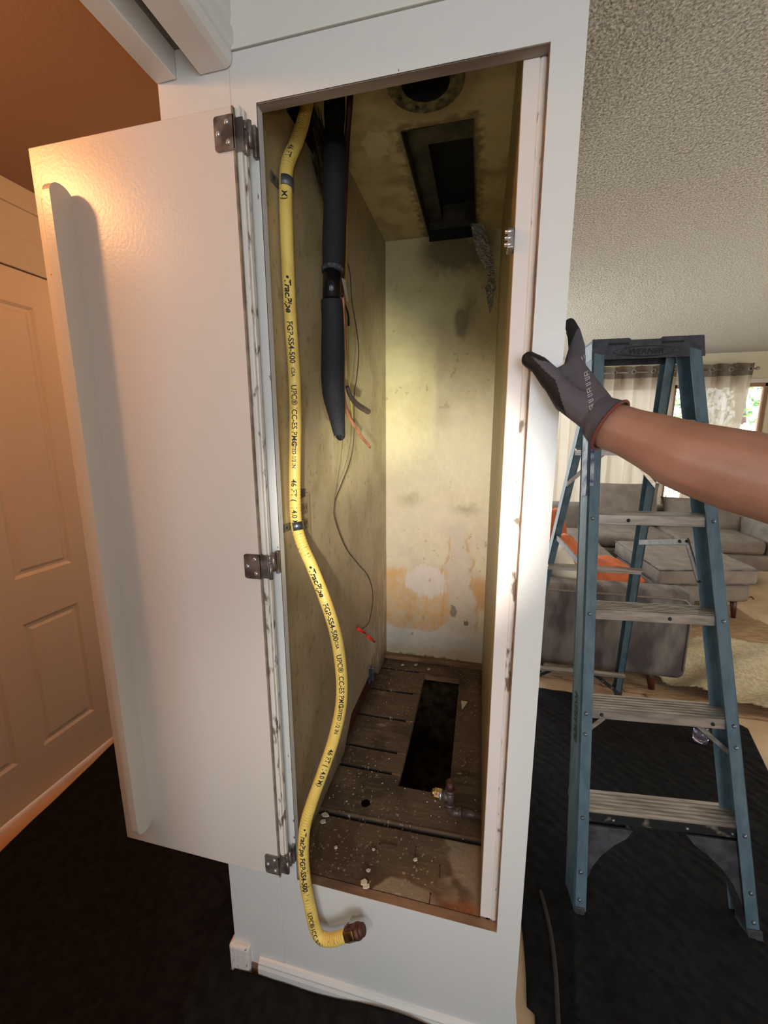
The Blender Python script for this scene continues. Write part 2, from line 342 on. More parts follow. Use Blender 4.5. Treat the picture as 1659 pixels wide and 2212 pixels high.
# ---- back wall of the closet, with its water stains
def col_back(x, y, z):
    n = fbm(x*14+3, z*14); n2 = fbm(x*55, z*40+9); n3 = fbm(x*5, z*5+20)
    c = np.tile(np.array(lin((206, 194, 148))), (len(x), 1))
    c = mixc(c, lin((190, 176, 128)), sm(.45, .7, n3)*.8)
    c = mixc(c, lin((212, 196, 170)), sm(1.55, 1.05, z)*.8)                     # paler, pinker lower half
    c = mixc(c, lin((196, 178, 160)), sm(.5, .65, n)*sm(1.3, .9, z)*.45)
    # soot under the duct and the darker burnt marks
    def blob(cx, cz, rx, rz, w=1.0):
        d = np.sqrt(((x-cx+.03*(n-.5))/rx)**2+((z-cz+.05*(n2-.5))/rz)**2); return np.clip(1-d, 0, 1)*w
    c = mixc(c, lin((96, 84, 58)), np.clip(blob(-.19, 2.26, .12, .12, 1.3)+blob(-.10, 2.24, .09, .10, 1.2)+blob(-.02, 2.26, .06, .16), 0, .8))
    c = mixc(c, lin((112, 96, 74)), np.clip(blob(-.10, 1.97, .035, .07, 1.6)+blob(-.075, 2.02, .05, .12, .7), 0, .75))
    c = mixc(c, lin((150, 140, 100)), blob(-.33, 1.20, .07, .05, .7)+blob(-.06, 1.16, .09, .04, .8))
    # pale peeled column rising in the middle right
    wx = x+.06*(n-.5)
    hw = np.clip(.028+.11*(1.14-z), .0, .085); cxm = -.090+.03*(1.1-z)
    colm = sm(hw+.012, hw-.012, np.abs(wx-cxm))*sm(1.15, 1.08, z+.04*n)*sm(.40, .6, z)
    c = mixc(c, lin((200, 184, 166)), colm*.9)
    edge = sm(.013, .0, np.abs(np.abs(wx-cxm)-hw-.004))*sm(1.08, 1.0, z)*sm(.50, .62, z)*sm(.35, .6, n2+.2*n)
    c = mixc(c, lin((188, 146, 92)), edge*.75)
    # white lower wall
    low = sm(.60, .55, z-.05*(n-.5)+.12*np.abs(x+.25))
    c = mixc(c, lin((216, 206, 192)), low*.85)
    # orange tide mark, bowl shaped
    bowl = .535+1.6*np.clip(np.abs(x+.30)-.085, 0, 1)**1.35+.05*(n-.5)
    top = .87+.07*(n2-.5)
    left = sm(-.110, -.135, x+.05*(n-.5))
    org = sm(bowl-.004, bowl+.006, z)*sm(top+.01, top-.03, z)*left
    c = mixc(c, lin((208, 158, 98)), org*np.clip(.55+1.0*(n2-.5)+.5*(fbm(x*25+9, z*25)-.4), .25, .9))
    org2 = sm(-.02, .0, x+.04*(n-.5))*sm(.64, .70, z+.1*(n-.5))*sm(.86, .80, z)
    c = mixc(c, lin((198, 150, 94)), org2*.85)
    # white peeled patch with streaks inside the bowl
    st = fbm(x*90, z*6)
    wp = sm(.135, .115, np.sqrt(((x+.235)/.92)**2+((z-.80)*1.55)**2)+.06*(n-.5)+.09*(st-.5))
    c = mixc(c, lin((214, 200, 190)), wp*.9)
    # bottom yellowing, dirt line, grey bare spots
    c = mixc(c, lin((200, 176, 130)), sm(.47, .41, z+.04*(n-.5))*.6)
    c = mixc(c, lin((84, 68, 52)), sm(.405, .385, z+.03*(n2-.5)))
    c = mixc(c, lin((132, 118, 100)), (blob(-.105, .655, .03, .055, 3) > 1.3)*.9)
    c = mixc(c, lin((112, 98, 84)), ((blob(-.045, .60, .03, .05, 3) > 1.5)*(n2 > .5))*.9)
    c = mixc(c, lin((150, 130, 90)), sm(.74, .8, fbm(x*60+5, z*45)*(.6+.6*n3))*.6)
    return c*(.93+.14*n2[:, None])
painted('wall_closet_back', 130, 520, lambda u, v: (IL+(IR-IL)*u, np.full_like(u, IY)+.004*(fbm(u*4, v*12)-.5), FZ-.01+(IZ-FZ+.01)*v), col_back, M['painted'])['kind'] = 'structure'
# ---- left wall of the closet: grimy, lower edge broken away towards the back
def edge_left(y):  # lower edge height of the plaster
    return FZ-.01+.10*np.clip((y-.42)/.10, 0, 1)*np.clip((.95-y)/.15, 0, 1)
def col_left(x, y, z):
    n = fbm(y*10+3, z*7); n2 = fbm(y*60, z*30+9); st = fbm(y*22, z*2.5)
    c = np.tile(np.array(lin((186, 169, 132))), (len(x), 1))
    c = mixc(c, lin((160, 142, 102)), sm(.4, .65, n)*.7)
    c = mixc(c, lin((176, 158, 130)), sm(1.2, .7, z)*.6)
    c = mixc(c, lin((138, 120, 92)), sm(.50, .72, st)*.28*sm(1.4, .9, z))
    c = mixc(c, lin((206, 196, 178)), sm(.56, .62, fbm(y*26, z*7+4))*sm(.62, .85, y)*sm(.95, .7, z)*.8)
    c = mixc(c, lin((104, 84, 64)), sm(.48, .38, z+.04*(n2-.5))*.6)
    c = mixc(c, lin((120, 100, 70)), (fbm(y*80, z*50) > .72)*.5)
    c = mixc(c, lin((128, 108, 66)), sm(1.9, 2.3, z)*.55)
    return c*(.93+.14*n2[:, None])
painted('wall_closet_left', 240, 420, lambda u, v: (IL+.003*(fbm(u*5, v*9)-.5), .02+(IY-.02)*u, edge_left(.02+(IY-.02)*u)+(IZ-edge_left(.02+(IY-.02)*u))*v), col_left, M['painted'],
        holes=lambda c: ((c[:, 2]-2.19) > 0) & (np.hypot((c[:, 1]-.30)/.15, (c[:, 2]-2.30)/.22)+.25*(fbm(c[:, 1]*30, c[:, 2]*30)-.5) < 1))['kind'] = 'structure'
def col_right(x, y, z):
    st = fbm(y*70, z*1.2); n = fbm(y*12, z*6)
    c = np.tile(np.array(lin((176, 160, 108))), (len(x), 1)); c = mixc(c, lin((134, 116, 76)), sm(.4, .65, st)*.8)
    return mixc(c, lin((150, 124, 92)), sm(1.3, .6, z)*.7)
painted('wall_closet_right', 160, 200, lambda u, v: (IR-.001+0*u, .022+(IY-.022)*u, FZ-.01+(IZ-FZ+.01)*v), col_right, M['painted'])['kind'] = 'structure'
# closet ceiling with flue hole and duct slot
FLX, FLY, FLR = -.163, .345, .058
DX0, DX1, DY0, DY1 = -.250, -.056, .49, 1.106
def col_ceil(x, y, z):
    n = fbm(x*16, y*16); n2 = fbm(x*60, y*60)
    c = np.tile(np.array(lin((186, 170, 126))), (len(x), 1))
    c = mixc(c, lin((150, 130, 90)), sm(.4, .65, n)*.6)
    dd = np.maximum(np.maximum(DX0-x, x-DX1), np.maximum(DY0-y, 0)); dd = np.where((dd < .2), dd, .2)
    c = mixc(c, lin((86, 66, 42)), sm(.035, .0, dd+.05*(n2-.5))*.8)
    c = mixc(c, lin((112, 96, 66)), sm(.04, .0, np.abs(y-.72-.1*(x+.15))+.03*(n-.5))*sm(.2, .02, dd)*.6)
    fr = np.hypot(x-FLX, y-FLY); c = mixc(c, lin((120, 92, 56)), sm(.16, .09, fr+.05*(n-.5))*.65)
    c = mixc(c, lin((214, 206, 176)), (np.hypot((x+.33)/1, (y-.53)/1.6)+.05*(n2-.5) < .035)*.6)
    return c*(.92+.16*n2[:, None])
painted('ceiling_closet', 200, 440, lambda u, v: (IL-.01+(IR-IL+.02)*u, .02+(IY-.016)*v, np.full_like(u, IZ)), col_ceil, M['painted'],
        holes=lambda c: (np.hypot(c[:, 0]-FLX, c[:, 1]-FLY) < FLR) | ((c[:, 0] > DX0) & (c[:, 0] < DX1) & (c[:, 1] > DY0+.01*(fbm(c[:, 0]*60, c[:, 1]*0)-.5)) & (c[:, 1] < DY1)))['kind'] = 'structure'
# ---- subfloor boards inside the closet
seams = [at(867, 1447, 2, FZ).y, at(867, 1495, 2, FZ).y, at(867, 1555, 2, FZ).y, at(867, 1627, 2, FZ).y, at(867, 1674, 2, FZ).y, at(867, 1788, 2, FZ).y]
HX0, HX1, HY0, HY1 = -.222, -.058, .335, .985
HOLE2 = at(790, 1735, 2, FZ)
def col_floor(x, y, z):
    n = fbm(x*12, y*12); n2 = fbm(x*70, y*70); g = fbm(x*10, y*80)
    c = np.tile(np.array(lin((104, 84, 64))), (len(x), 1))
    c = mixc(c, lin((70, 54, 42)), sm(.4, .65, n)*.7); c = mixc(c, lin((126, 106, 84)), sm(.55, .7, g)*.4)
    f = y < seams[5]
    wet = sm(.50, .56, fbm(x*6+2, y*6+1)+.5*(x+.12)+.25*(.1-y))*f
    c = mixc(c, lin((150, 132, 110)), wet*.9); c = mixc(c, lin((84, 62, 42)), f*(1-wet)*sm(.35, .6, n)*.6)
    c = mixc(c, lin((150, 92, 48)), f*sm(.06, .03, y)*sm(-.12, .02, x)*.7)
    for s in seams[:5]:
        c = mixc(c, lin((22, 16, 12)), sm(.0085, .003, np.abs(y-s-.006*(fbm(x*20, y*0+s)-.5)))*(x < HX0+.01)); c = c*(1+(.35*((s*137)%1)-.17)*((y < s)*(x < HX0))[:, None]*.5)
    s = seams[5]+.02*(x+.26)
    c = mixc(c, lin((30, 22, 16)), sm(.008, .004, np.abs(y-s)))
    c = mixc(c, lin((176, 160, 136)), sm(.013, .004, np.hypot((x+.34)/2, y-.60))*.6)
    dust = (fbm(x*170, y*170, 2) > .80)*(fbm(x*9+7, y*9) > .45)
    c = mixc(c, lin((186, 172, 150)), dust*.7)
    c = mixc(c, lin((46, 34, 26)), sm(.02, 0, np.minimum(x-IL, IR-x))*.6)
    return c
def flz(x, y):
    z = np.full_like(x, FZ)+.003*(fbm(x*8, y*8)-.5)
    for s in seams[:5]: z = z-.010*np.exp(-((y-s)/.004)**2)*(x < HX0+.01)
    s = seams[5]+.02*(x+.26); z = z-.012*np.exp(-((y-s)/.005)**2)+.0015*np.exp(-((y-s-.012)/.004)**2)
    return z
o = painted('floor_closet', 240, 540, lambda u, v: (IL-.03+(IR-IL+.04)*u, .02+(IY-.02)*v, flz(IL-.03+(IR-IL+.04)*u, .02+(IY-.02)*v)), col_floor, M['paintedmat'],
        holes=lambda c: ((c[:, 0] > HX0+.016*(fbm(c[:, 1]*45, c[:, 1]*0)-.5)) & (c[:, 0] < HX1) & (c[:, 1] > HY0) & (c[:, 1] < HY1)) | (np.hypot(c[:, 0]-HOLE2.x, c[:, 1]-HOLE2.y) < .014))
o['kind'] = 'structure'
# thickness of the boards round the cut-out and the crawl space below
bm = B(); t = .03
box(bm, (HX0-.03, HY0-.02, FZ-t), (HX0, HY1+.02, FZ-.003)); box(bm, (HX1, HY0-.02, FZ-t), (HX1+.03, HY1+.02, FZ-.003))
box(bm, (HX0, HY0-.02, FZ-t), (HX1, HY0, FZ-.003)); box(bm, (HX0, HY1, FZ-t), (HX1, HY1+.02, FZ-.003)); struct('trim_floor_cutout', bm, M['rawwood'])
bm = B(); box(bm, (IL-.03, .02, .02), (IR+.01, IY+.1, .03)); struct('floor_crawlspace', bm, M['void'])
bm = B(); box(bm, (IL-.03, .022, .03), (IL-.022, IY, FZ)); box(bm, (IR+.01, .022, .03), (IR+.02, IY, FZ)); box(bm, (IL-.03, .95, .03), (IR, 1.0, FZ-.04)); struct('trim_joist', bm, M['void'])
# dark base board along broken plaster, left
bm = B(); box(bm, (IL-.03, .3, FZ-.02), (IL-.008, 1.10, FZ+.13)); struct('trim_sole_plate', bm, M['walnut'])
bm = B(); box(bm, (IL, IY-.03, FZ-.002), (IR, IY, FZ+.018), .003); struct('trim_closet_back_cleat', bm, M['rawwood'])
bm = B(); box(bm, (OL-.007, -.0006, OB), (OL, .002, OT+.006)); box(bm, (OL, -.0006, OT), (.0, .002, OT+.006)); struct('trim_chipped_edge', bm, M['chips'])
# stop strip on the right of the opening
bm = B(); box(bm, (.0405, .022, OB+.001), (.066, .045, OT-.001), .001)
struct('trim_door_stop', bm, mat('stop_paint', (222, 212, 204), .4, bump=.12, bscale=100, dist=.004))
bm = B(); box(bm, (.0655, .020, OB+.001), (.0775, .042, OT-.001), .004, 3); struct('trim_stop_batten', bm, M['oldwhite'])

# ---- rooms
bm = B(); box(bm, (SL, BY, -.05), (RX, FARY, 0)); struct('floor', bm, M['floor'])
bm = B(); box(bm, (LX-.1, BY, -.05), (SL, 2.6, 0)); struct('floor_hall', bm, M['hallfloor'])
bm = B(); box(bm, (-.47, BY, CZ), (RX+.1, FARY+.1, CZ+.06)); struct('ceiling', bm, M['ceil'])
bm = B(); box(bm, (LX-.1, BY, CZ), (-.47, 2.6, CZ+.06)); struct('ceiling_hall', bm, M['hallceil'])
bm = B(); box(bm, (LX-.1, BY, 0), (LX, .40-.55, CZ)); box(bm, (LX-.1, -.15, 2.05), (LX, .72, CZ)); box(bm, (LX-.1, .72, 0), (LX, 2.6, CZ)); struct('wall_left', bm, M['hallwall'])
bm = B(); box(bm, (LX, 2.5, 0), (SL, 2.6, CZ)); struct('wall_hall_end', bm, M['hallwall'])
bm = B(); box(bm, (LX, BY-.1, 0), (RX, BY, CZ)); struct('wall_back', bm, M['room'])
bm = B(); box(bm, (RX, BY, 0), (RX+.1, FARY, CZ)); struct('wall_right', bm, M['room'])
bm = B(); box(bm, (SL, BY, 0), (SEAM+.003, -.575, CZ)); struct('wall_doorway_side', bm, M['wall'])
bm = B(); box(bm, (SL+.02, -.575, 2.22), (SEAM-.01, 0, CZ)); struct('wall_doorway_over', bm, M['hallwall'])
# header: hall-side jamb, sliding track groove, and the moulded casing
bm = B(); box(bm, (-.622, -.575, 2.150), (-.578, -.001, 2.26), .002); struct('trim_header_hall', bm, M['wall'])
bm = B(); box(bm, (-.578, -.575, 2.196), (-.527, -.001, 2.215)); struct('trim_header_track', bm, mat('weathered_track', (120, 116, 104), .7, var=1, col2=(82, 78, 68), vscale=30, stretch=(1, .1, 1)))
bm = B()
prof = [(-.527, 2.148), (-.474, 2.148), (-.464, 2.152), (-.460, 2.165), (-.462, 2.178), (-.456, 2.184), (-.456, 2.205), (-.462, 2.212), (-.458, 2.222), (-.458, 2.262), (-.527, 2.262)]
prism(bm, prof, lambda a, b, d: Vector((a, d, b)), -.575, -.0025); struct('trim_header_casing', bm, M['wall'])
# hall casing over the six panel door, crown
bm = B(); box(bm, (LX, .5-.7, 2.13), (LX+.02, .80, 2.245), .004); box(bm, (LX, .72, 0), (LX+.02, .80, 2.13), .004); struct('trim_hall_casing', bm, M['hallwall'])
bm = B(); box(bm, (LX, BY, 2.36), (LX+.015, 2.5, CZ), .003); struct('trim_hall_crown', bm, M['hallwall'])
# six panel door on the left wall
D1 = thing('door_1', (LX, .25, 0), None, None, kind='structure')
dm = mat('six_panel_door_paint', (214, 200, 186), .5, bump=.05, bscale=150)
def panel_rect(bm, y0, y1, z0, z1, x):
    """moulded raised panel on a plane facing +X"""
    lv = [(0, 0), (.012, -.008), (.022, -.008), (.034, -.002)]
    prev = None
    for off, dx in lv:
        r = [bm.verts.new((x+dx, y0+off, z0+off)), bm.verts.new((x+dx, y1-off, z0+off)), bm.verts.new((x+dx, y1-off, z1-off)), bm.verts.new((x+dx, y0+off, z1-off))]
        if prev:
            for k in range(4): bm.faces.new((prev[k], prev[(k+1) % 4], r[(k+1) % 4], r[k]))
        prev = r
    bm.faces.new(prev)
DX = LX-.010; DXs = LX+.012
def ly(px, py): p = at(px, py, 0, DXs); return p.y, p.z
ya, za = ly(155, 1213); yb, zb = ly(55, 1340); 
dy0, dy1 = -.14, .71
# columns: right column between y values read from the photograph
rc0, rc1 = ly(30, 1250)[0], ly(155, 1213)[0]
ztop_lo = ly(165, 1302)[1]; zbot_lo = ly(205, 1533)[1]; zbot_up = ly(155, 1215)[1]
wcol = rc1-rc0; lc1 = rc0-.10; lc0 = lc1-wcol
rows = [(zbot_lo, ztop_lo), (zbot_up, 2.0)]
bm = B(); ys = sorted([dy0, lc0, lc1, rc0, rc1, dy1]); zs = [.012] + [v for r in rows for v in r] + [2.125]
vg = {}
def V(y, z):
    k = (round(y, 5), round(z, 5))
    if k not in vg: vg[k] = bm.verts.new((DXs, y, z))
    return vg[k]
for i in range(5):
    for j in range(len(zs)-1):
        if i in (1, 3) and j in (1, 3): panel_rect(bm, ys[i], ys[i+1], zs[j], zs[j+1], DXs)
        else: bm.faces.new((V(ys[i], zs[j]), V(ys[i+1], zs[j]), V(ys[i+1], zs[j+1]), V(ys[i], zs[j+1])))
box(bm, (DXs-.035, dy0, .012), (DXs-.012, dy1, 2.125))
obj('door_slab', bm, dm, D1)
# baseboards
bm = B()
pb = [(0, 0), (-.014, 0), (-.014, .052), (-.011, .060), (-.011, .066), (-.005, .074), (0, .076)]
prism(bm, pb, lambda a, b, d: Vector((d, a, b)), -.545, WR+.004); struct('baseboard_closet', bm, M['wall'])
bm = B(); box(bm, (SL-.012, -.014, .0), (-.572, .02, .105), .008, 3); struct('baseboard_corner', bm, M['oldwhite'])
bm = B(); box(bm, (-.575, -.004, 0), (-.545, .002, .045)); struct('baseboard_gap', bm, M['rawwood'])
bm = B(); box(bm, (WR, .0, 0), (WR+.012, IY+.12, .07), .003); struct('baseboard_side', bm, M['wall'])

# far wall with the glazed opening
GX0, GX1, GZ = .55, 3.25, 2.09
bm = B(); box(bm, (SL, FARY, 0), (GX0, FARY+.1, CZ)); box(bm, (GX0, FARY, GZ), (RX+.1, FARY+.1, CZ)); box(bm, (GX1, FARY, 0), (RX+.1, FARY+.1, GZ))
struct('wall_far', bm, M['room'])
bm = B(); box(bm, (2.2, FARY-.012, 2.195), (RX, FARY, 2.205)); box(bm, (2.2, FARY-.02, 2.09), (RX, FARY, 2.14), .003); struct('trim_far_ledge', bm, M['frame'])
wn = thing('window_1', (1.9, FARY+.04, 0), None, None, kind='structure')
bm = B()
for x0, x1 in ((GX0, GX0+.05), (1.45, 1.52), (2.16, 2.30), (GX1-.04, GX1)): box(bm, (x0, FARY+.02, 0), (x1, FARY+.08, GZ), .003)
box(bm, (GX0, FARY+.02, GZ-.04), (GX1, FARY+.08, GZ), .003); box(bm, (GX0, FARY+.02, 0), (GX1, FARY+.08, .05), .003)
obj('window_frame', bm, M['brownframe'], wn)
bm = B(); box(bm, (GX0+.04, FARY+.045, .05), (GX1-.04, FARY+.05, GZ-.04)); obj('glass', bm, M['glass'], wn)

# ================================================================== OUTDOORS
bm = B(); box(bm, (-6, FARY+.1, -.12), (12, 18, -.02)); struct('floor_patio', bm, M['patio'])
fe = thing('fence', (3.8, 9.5, -.02), 'pale wooden picket fence behind the patio, under the green tree', 'fence')
for i in range(46):
    x = -.8+i*.16; bm = B(); h = 1.72+.02*random.random()
    prism(bm, [(x, -.02), (x+.145, -.02), (x+.145, h-.04), (x+.11, h), (x+.035, h), (x, h-.04)], lambda a, b, d: Vector((a, d, b)), 9.4, 9.42)
    obj('picket', bm, M['fence'], fe)
bm = B(); box(bm, (-.8, 9.42, .3), (6.6, 9.46, .38)); box(bm, (-.8, 9.42, 1.4), (6.6, 9.46, 1.48)); obj('rail', bm, M['fence'], fe)
tr = thing('tree', (7.0, 12.2, -.02), 'leafy green tree rising behind the pale fence', 'tree')
bm = B(); tube(bm, [(6.6, 12.2, -.02), (6.7, 12.2, 1.5), (6.5, 12.2, 3)], lambda L, t: .16-.06*t, step=.3); obj('trunk', bm, M['walnut'], tr)
bm = B()
for i in range(2600):
    th = random.random()*6.283; rr = (random.random()**.5)*2.7; c = Vector((6.6+rr*math.cos(th), 12.2+random.uniform(-1, 1), 3.0+rr*.8*math.sin(th)))
    d = Vector((random.gauss(0, 1), random.gauss(0, 1), random.gauss(0, 1))).normalized(); e = d.orthogonal().normalized(); s = random.uniform(.06, .12)
    bm.faces.new([bm.verts.new(c+d*s), bm.verts.new(c+e*s*.6), bm.verts.new(c-d*s), bm.verts.new(c-e*s*.6)])
obj('foliage', bm, M['leaf'], tr)
# neighbouring pale building seen through the sheer curtain
nb = thing('shed', (2.0, 8.2, -.02), 'pale sided shed outside behind the left sheer curtain', 'shed')
bm = B(); box(bm, (.2, 8.2, -.02), (3.4, 9.2, 2.7)); obj('wall', bm, M['siding'], nb)
for z in (1.25, 2.0):
    for x in (.7, 1.6, 2.5):
        bm = B(); box(bm, (x, 8.18, z), (x+.75, 8.2, z+.6), .01); obj('panel', bm, M['frame'], nb)
# string lights
p0, p1 = at(1500, 866, 1, 7.5), at(1659, 842, 1, 7.5)
sl = thing('string_lights', p0, 'string of round white bulbs hanging outside above the fence', 'string lights')
bm = B(); d = p1-p0; tube(bm, [p0-d*1.5, p0, p1, p1+d], .008, step=.3, seg=6); obj('cord', bm, M['frame'], sl)
for q in ((1546, 868), (1632, 856), (1460, 882)):
    bm = B(); p = at(q[0], q[1], 1, 7.5); sphere(bm, p, .033); obj('bulb', bm, M['bulb'], sl, True)
wc = thing('wind_chime', at(1654, 850, 1, 6.8), 'white wind chime hanging outside the right end of the glass door', 'wind chime')
for k in range(4):
    bm = B(); p = at(1648+k*4, 836+3*k, 1, 6.8); cyl(bm, p, p-Vector((0, 0, .13+.03*(k % 2))), .01, 8); obj('tube', bm, M['bulb'], wc)
bm = B(); p = at(1653, 833, 1, 6.8); cyl(bm, p, p+Vector((0, 0, .012)), .06); cyl(bm, p, p+Vector((0, 0, .3)), .002, 6); obj('top_disc', bm, M['bulb'], wc)
pc = thing('patio_chair', (3.6, 7.4, -.02), 'pale wire patio chair outside the glass door', 'chair')
bm = B()
for k in range(9):
    a = k/8
    tube(bm, [(3.3+.6*a, 7.6, .42), (3.28+.64*a, 7.65, .65), (3.3+.6*a, 7.7, .88)], .007, step=.08, seg=6)
    tube(bm, [(3.3, 7.6+.01*k, .42+.057*k), (3.6, 7.66+.01*k, .42+.057*k), (3.9, 7.6+.01*k, .42+.057*k)], .006, step=.08, seg=6)
obj('backrest', bm, M['metalrod'], pc)
bm = B(); box(bm, (3.3, 7.1, .40), (3.9, 7.62, .43), .01); obj('seat', bm, M['metalrod'], pc)
for x in (3.32, 3.88):
    for y in (7.12, 7.6):
        bm = B(); cyl(bm, (x, y, .4), (x, y, -.02), .012, 8); obj('leg', bm, M['metalrod'], pc)

# ================================================================== CURTAINS
def curtain(name, x0, x1, ztop, zbot, y, label, waves, skew=0):
    t = thing(name, ((x0+x1)/2, y, zbot), label, 'curtain')
    def sheet(za, zb, m, nm, rows):
        bm = B(); nx = waves*14; grid = []
        for j in range(rows+1):
            z = za+(zb-za)*j/rows; row = []
            for i in range(nx+1):
                u = i/nx; ph = u*waves*2*math.pi
                x = x0+(x1-x0)*u+skew*(ztop-z)*(u)+.012*math.sin(ph*2)
                row.append(bm.verts.new((x, y+.042*math.sin(ph)+.01*math.sin(ph*2.7+z*2), z+(.012*math.sin(ph) if j == 0 else 0))))
            grid.append(row)
        for a, b in zip(grid, grid[1:]):
            for i in range(nx): bm.faces.new((a[i], a[i+1], b[i+1], b[i])).smooth = True
        return obj(nm, bm, m, t)
    sheet(ztop, ztop-.14, M['sheerhem'], 'heading', 3)
    sheet(ztop-.14, zbot, M['sheer'], 'sheet', 24)
    for k in range(waves*2):
        u = (k+.5)/(waves*2); x = x0+(x1-x0)*u; bm = B()
        c = Vector((x, y+.042*math.sin(u*waves*2*math.pi), ztop-.07))
        tube(bm, [c+Vector((.022*math.cos(a), 0, .022*math.sin(a))) for a in [i*math.pi/6 for i in range(13)]], .005, step=.01, seg=6)
        obj('grommet', bm, M['metalrod'], t)
    return t
CY = FARY-.13
curtain('curtain', 1.38, 2.22, 2.31, .02, CY, 'sheer grey curtain hanging left of the ladder top, in front of the pale shed', 4)
curtain('curtain', .50, 1.34, 2.31, .02, CY, 'sheer curtain at the left end of the rod, behind the hand', 4)
curtain('curtain', 2.42, 2.99, 2.30, .02, CY, 'sheer beige curtain bunched at the right end of the rod by the open view', 3, skew=-.06)
cr = thing('curtain_rod', (1.8, CY, 2.24), 'thin metal curtain rod above the glass door', 'curtain rod')
bm = B(); cyl(bm, (.4, CY, 2.24), (3.02, CY, 2.235), .009, 10); obj('rod', bm, M['metalrod'], cr)
for x in (.4, 3.03):
    bm = B(); sphere(bm, (x, CY, 2.237), .02); obj('finial', bm, M['metalrod'], cr, True)
for x in (.6, 2.3, 3.0):
    bm = B(); box(bm, (x-.01, CY, 2.232), (x+.01, FARY, 2.245), .002); obj('bracket', bm, M['metalrod'], cr)
fr = None
# ================================================================== LIVING ROOM
def soft(name, a, b, bev, m, parent, bulge=.0, label=None, dims=None):
    """an upholstered block: bevelled box, subdivided and gently puffed"""
    bm = B(); box(bm, a, b, bev, 4)
    bmesh.ops.subdivide_edges(bm, edges=[e for e in bm.edges if e.calc_length() > .25], cuts=6, use_grid_fill=True)
    c = (Vector(a)+Vector(b))/2; h = (Vector(b)-Vector(a))/2
    for v in bm.verts:
        q = v.co-c; u = [q[i]/h[i] for i in range(3)]
        ax = max(range(3), key=lambda i: abs(u[i])); oth = [i for i in range(3) if i != ax]
        v.co[ax] += bulge*math.copysign(1, u[ax])*max(0, 1-u[oth[0]]**2)*max(0, 1-u[oth[1]]**2)
    return obj(name, bm, m, parent, smooth=True, label=label)
def piping(pts, m, parent, r=.006):
    bm = B(); tube(bm, pts, r, step=.04, seg=6); return obj('piping', bm, m, parent)
def tleg(x, y, z, dx, dy, parent, r=.028):
    bm = B(); tube(bm, [(x, y, z), (x+dx, y+dy, .012)], lambda L, t: r*(1-.4*t), seg=12); return obj('leg', bm, M['walnut'], parent)
sf = thing('sofa', (.8, 2.9, 0), 'large grey velvet corner sofa standing behind the ladder, on the tan rug', 'sofa')
# near arm (its worn outer face is towards the camera)
bm = B(); box(bm, (.30, 1.66, .108), (1.19, 1.84, .635), .05, 5)
obj('arm', bm, M['sofaworn'], sf, True, label='near arm with blotchy crushed velvet')
piping([(.33, 1.662, .600), (.9, 1.662, .600), (1.13, 1.662, .597), (1.163, 1.662, .56), (1.166, 1.662, .35), (1.166, 1.662, .17)], M['sofa'], sf)
soft('base', (.30, 1.84, .15), (1.15, 4.2, .31), .03, M['sofa'], sf)
soft('base', (1.10, 3.85, .15), (2.9, 4.72, .31), .03, M['sofa'], sf)
soft('backrest', (.26, 1.84, .3), (.44, 4.8, .70), .05, M['sofa'], sf)
soft('backrest', (.44, 4.62, .3), (2.85, 4.8, .66), .05, M['sofa'], sf)
for y in (1.86, 2.62, 3.38): soft('seat_cushion', (.46, y, .31), (1.17, y+.74, .46), .045, M['sofa'], sf, .02)
for x in (1.2, 2.0): soft('seat_cushion', (x, 3.86, .31), (x+.78, 4.6, .46), .045, M['sofa'], sf, .02)
soft('arm', (2.80, 3.85, .15), (2.98, 4.75, .60), .05, M['sofa'], sf)
def cushion(name, c, w, h, t, rot, m, parent=None, n=18):
    bm = B(); R_ = Matrix.Rotation(rot[2], 3, 'Z') @ Matrix.Rotation(rot[0], 3, 'X') @ Matrix.Rotation(rot[1], 3, 'Y')
    g1 = {}; g2 = {}
    for i in range(n+1):
        for j in range(n+1):
            u = i/n*2-1; v = j/n*2-1
            k = 1-.06*(1-abs(u)**2)*abs(v)**3; k2 = 1-.06*(1-abs(v)**2)*abs(u)**3
            th = t/2*(max(0, 1-u**4)*max(0, 1-v**4))**.5
            wr = .004*math.sin(u*9+v*5)
            for s, g in ((1, g1), (-1, g2)):
                if s == -1 and (i in (0, n) or j in (0, n)): g[i, j] = g1[i, j]; continue
                g[i, j] = bm.verts.new(Vector(c)+R_ @ Vector((u*w/2*k2, s*(th+wr*(th > .01)), v*h/2*k)))
    for g in (g1, g2):
        for i in range(n):
            for j in range(n):
                bm.faces.new((g[i, j], g[i+1, j], g[i+1, j+1], g[i, j+1]))
    return obj(name, bm, m, parent, smooth=True)
cushion('back_cushion', (1.62, 4.46, .70), .80, .50, .22, (-.25, 0, 0), M['sofa'], sf)
cushion('back_cushion', (2.45, 4.46, .60), .80, .40, .20, (-.35, 0, 0), M['sofa'], sf)
for a in ((1.02, 1.74, .15, .02, -.03), (.42, 1.74, .15, -.02, -.03), (.42, 4.6, .15, 0, 0), (2.8, 4.6, .15, 0, 0)): tleg(*a, sf)
p = cushion('throw_pillow', (.66, 3.05, .64), .46, .44, .16, (-.30, .12, 1.15), M['orange']); tag(p, 'burnt orange velvet pillow propped up on the sofa back, left of the ladder rail', 'pillow', 'orange pillows on the sofa')
p = cushion('throw_pillow', (.90, 2.35, .525), .42, .36, .12, (-1.38, .1, .5), M['orange']); tag(p, 'burnt orange pillow lying flat on the sofa seat behind the ladder', 'pillow', 'orange pillows on the sofa')
p = cushion('throw_pillow', (.64, 2.25, .62), .42, .40, .15, (-.45, .2, 1.3), M['orange']); tag(p, 'burnt orange pillow leaning behind the ivory one on the near sofa seat', 'pillow', 'orange pillows on the sofa')
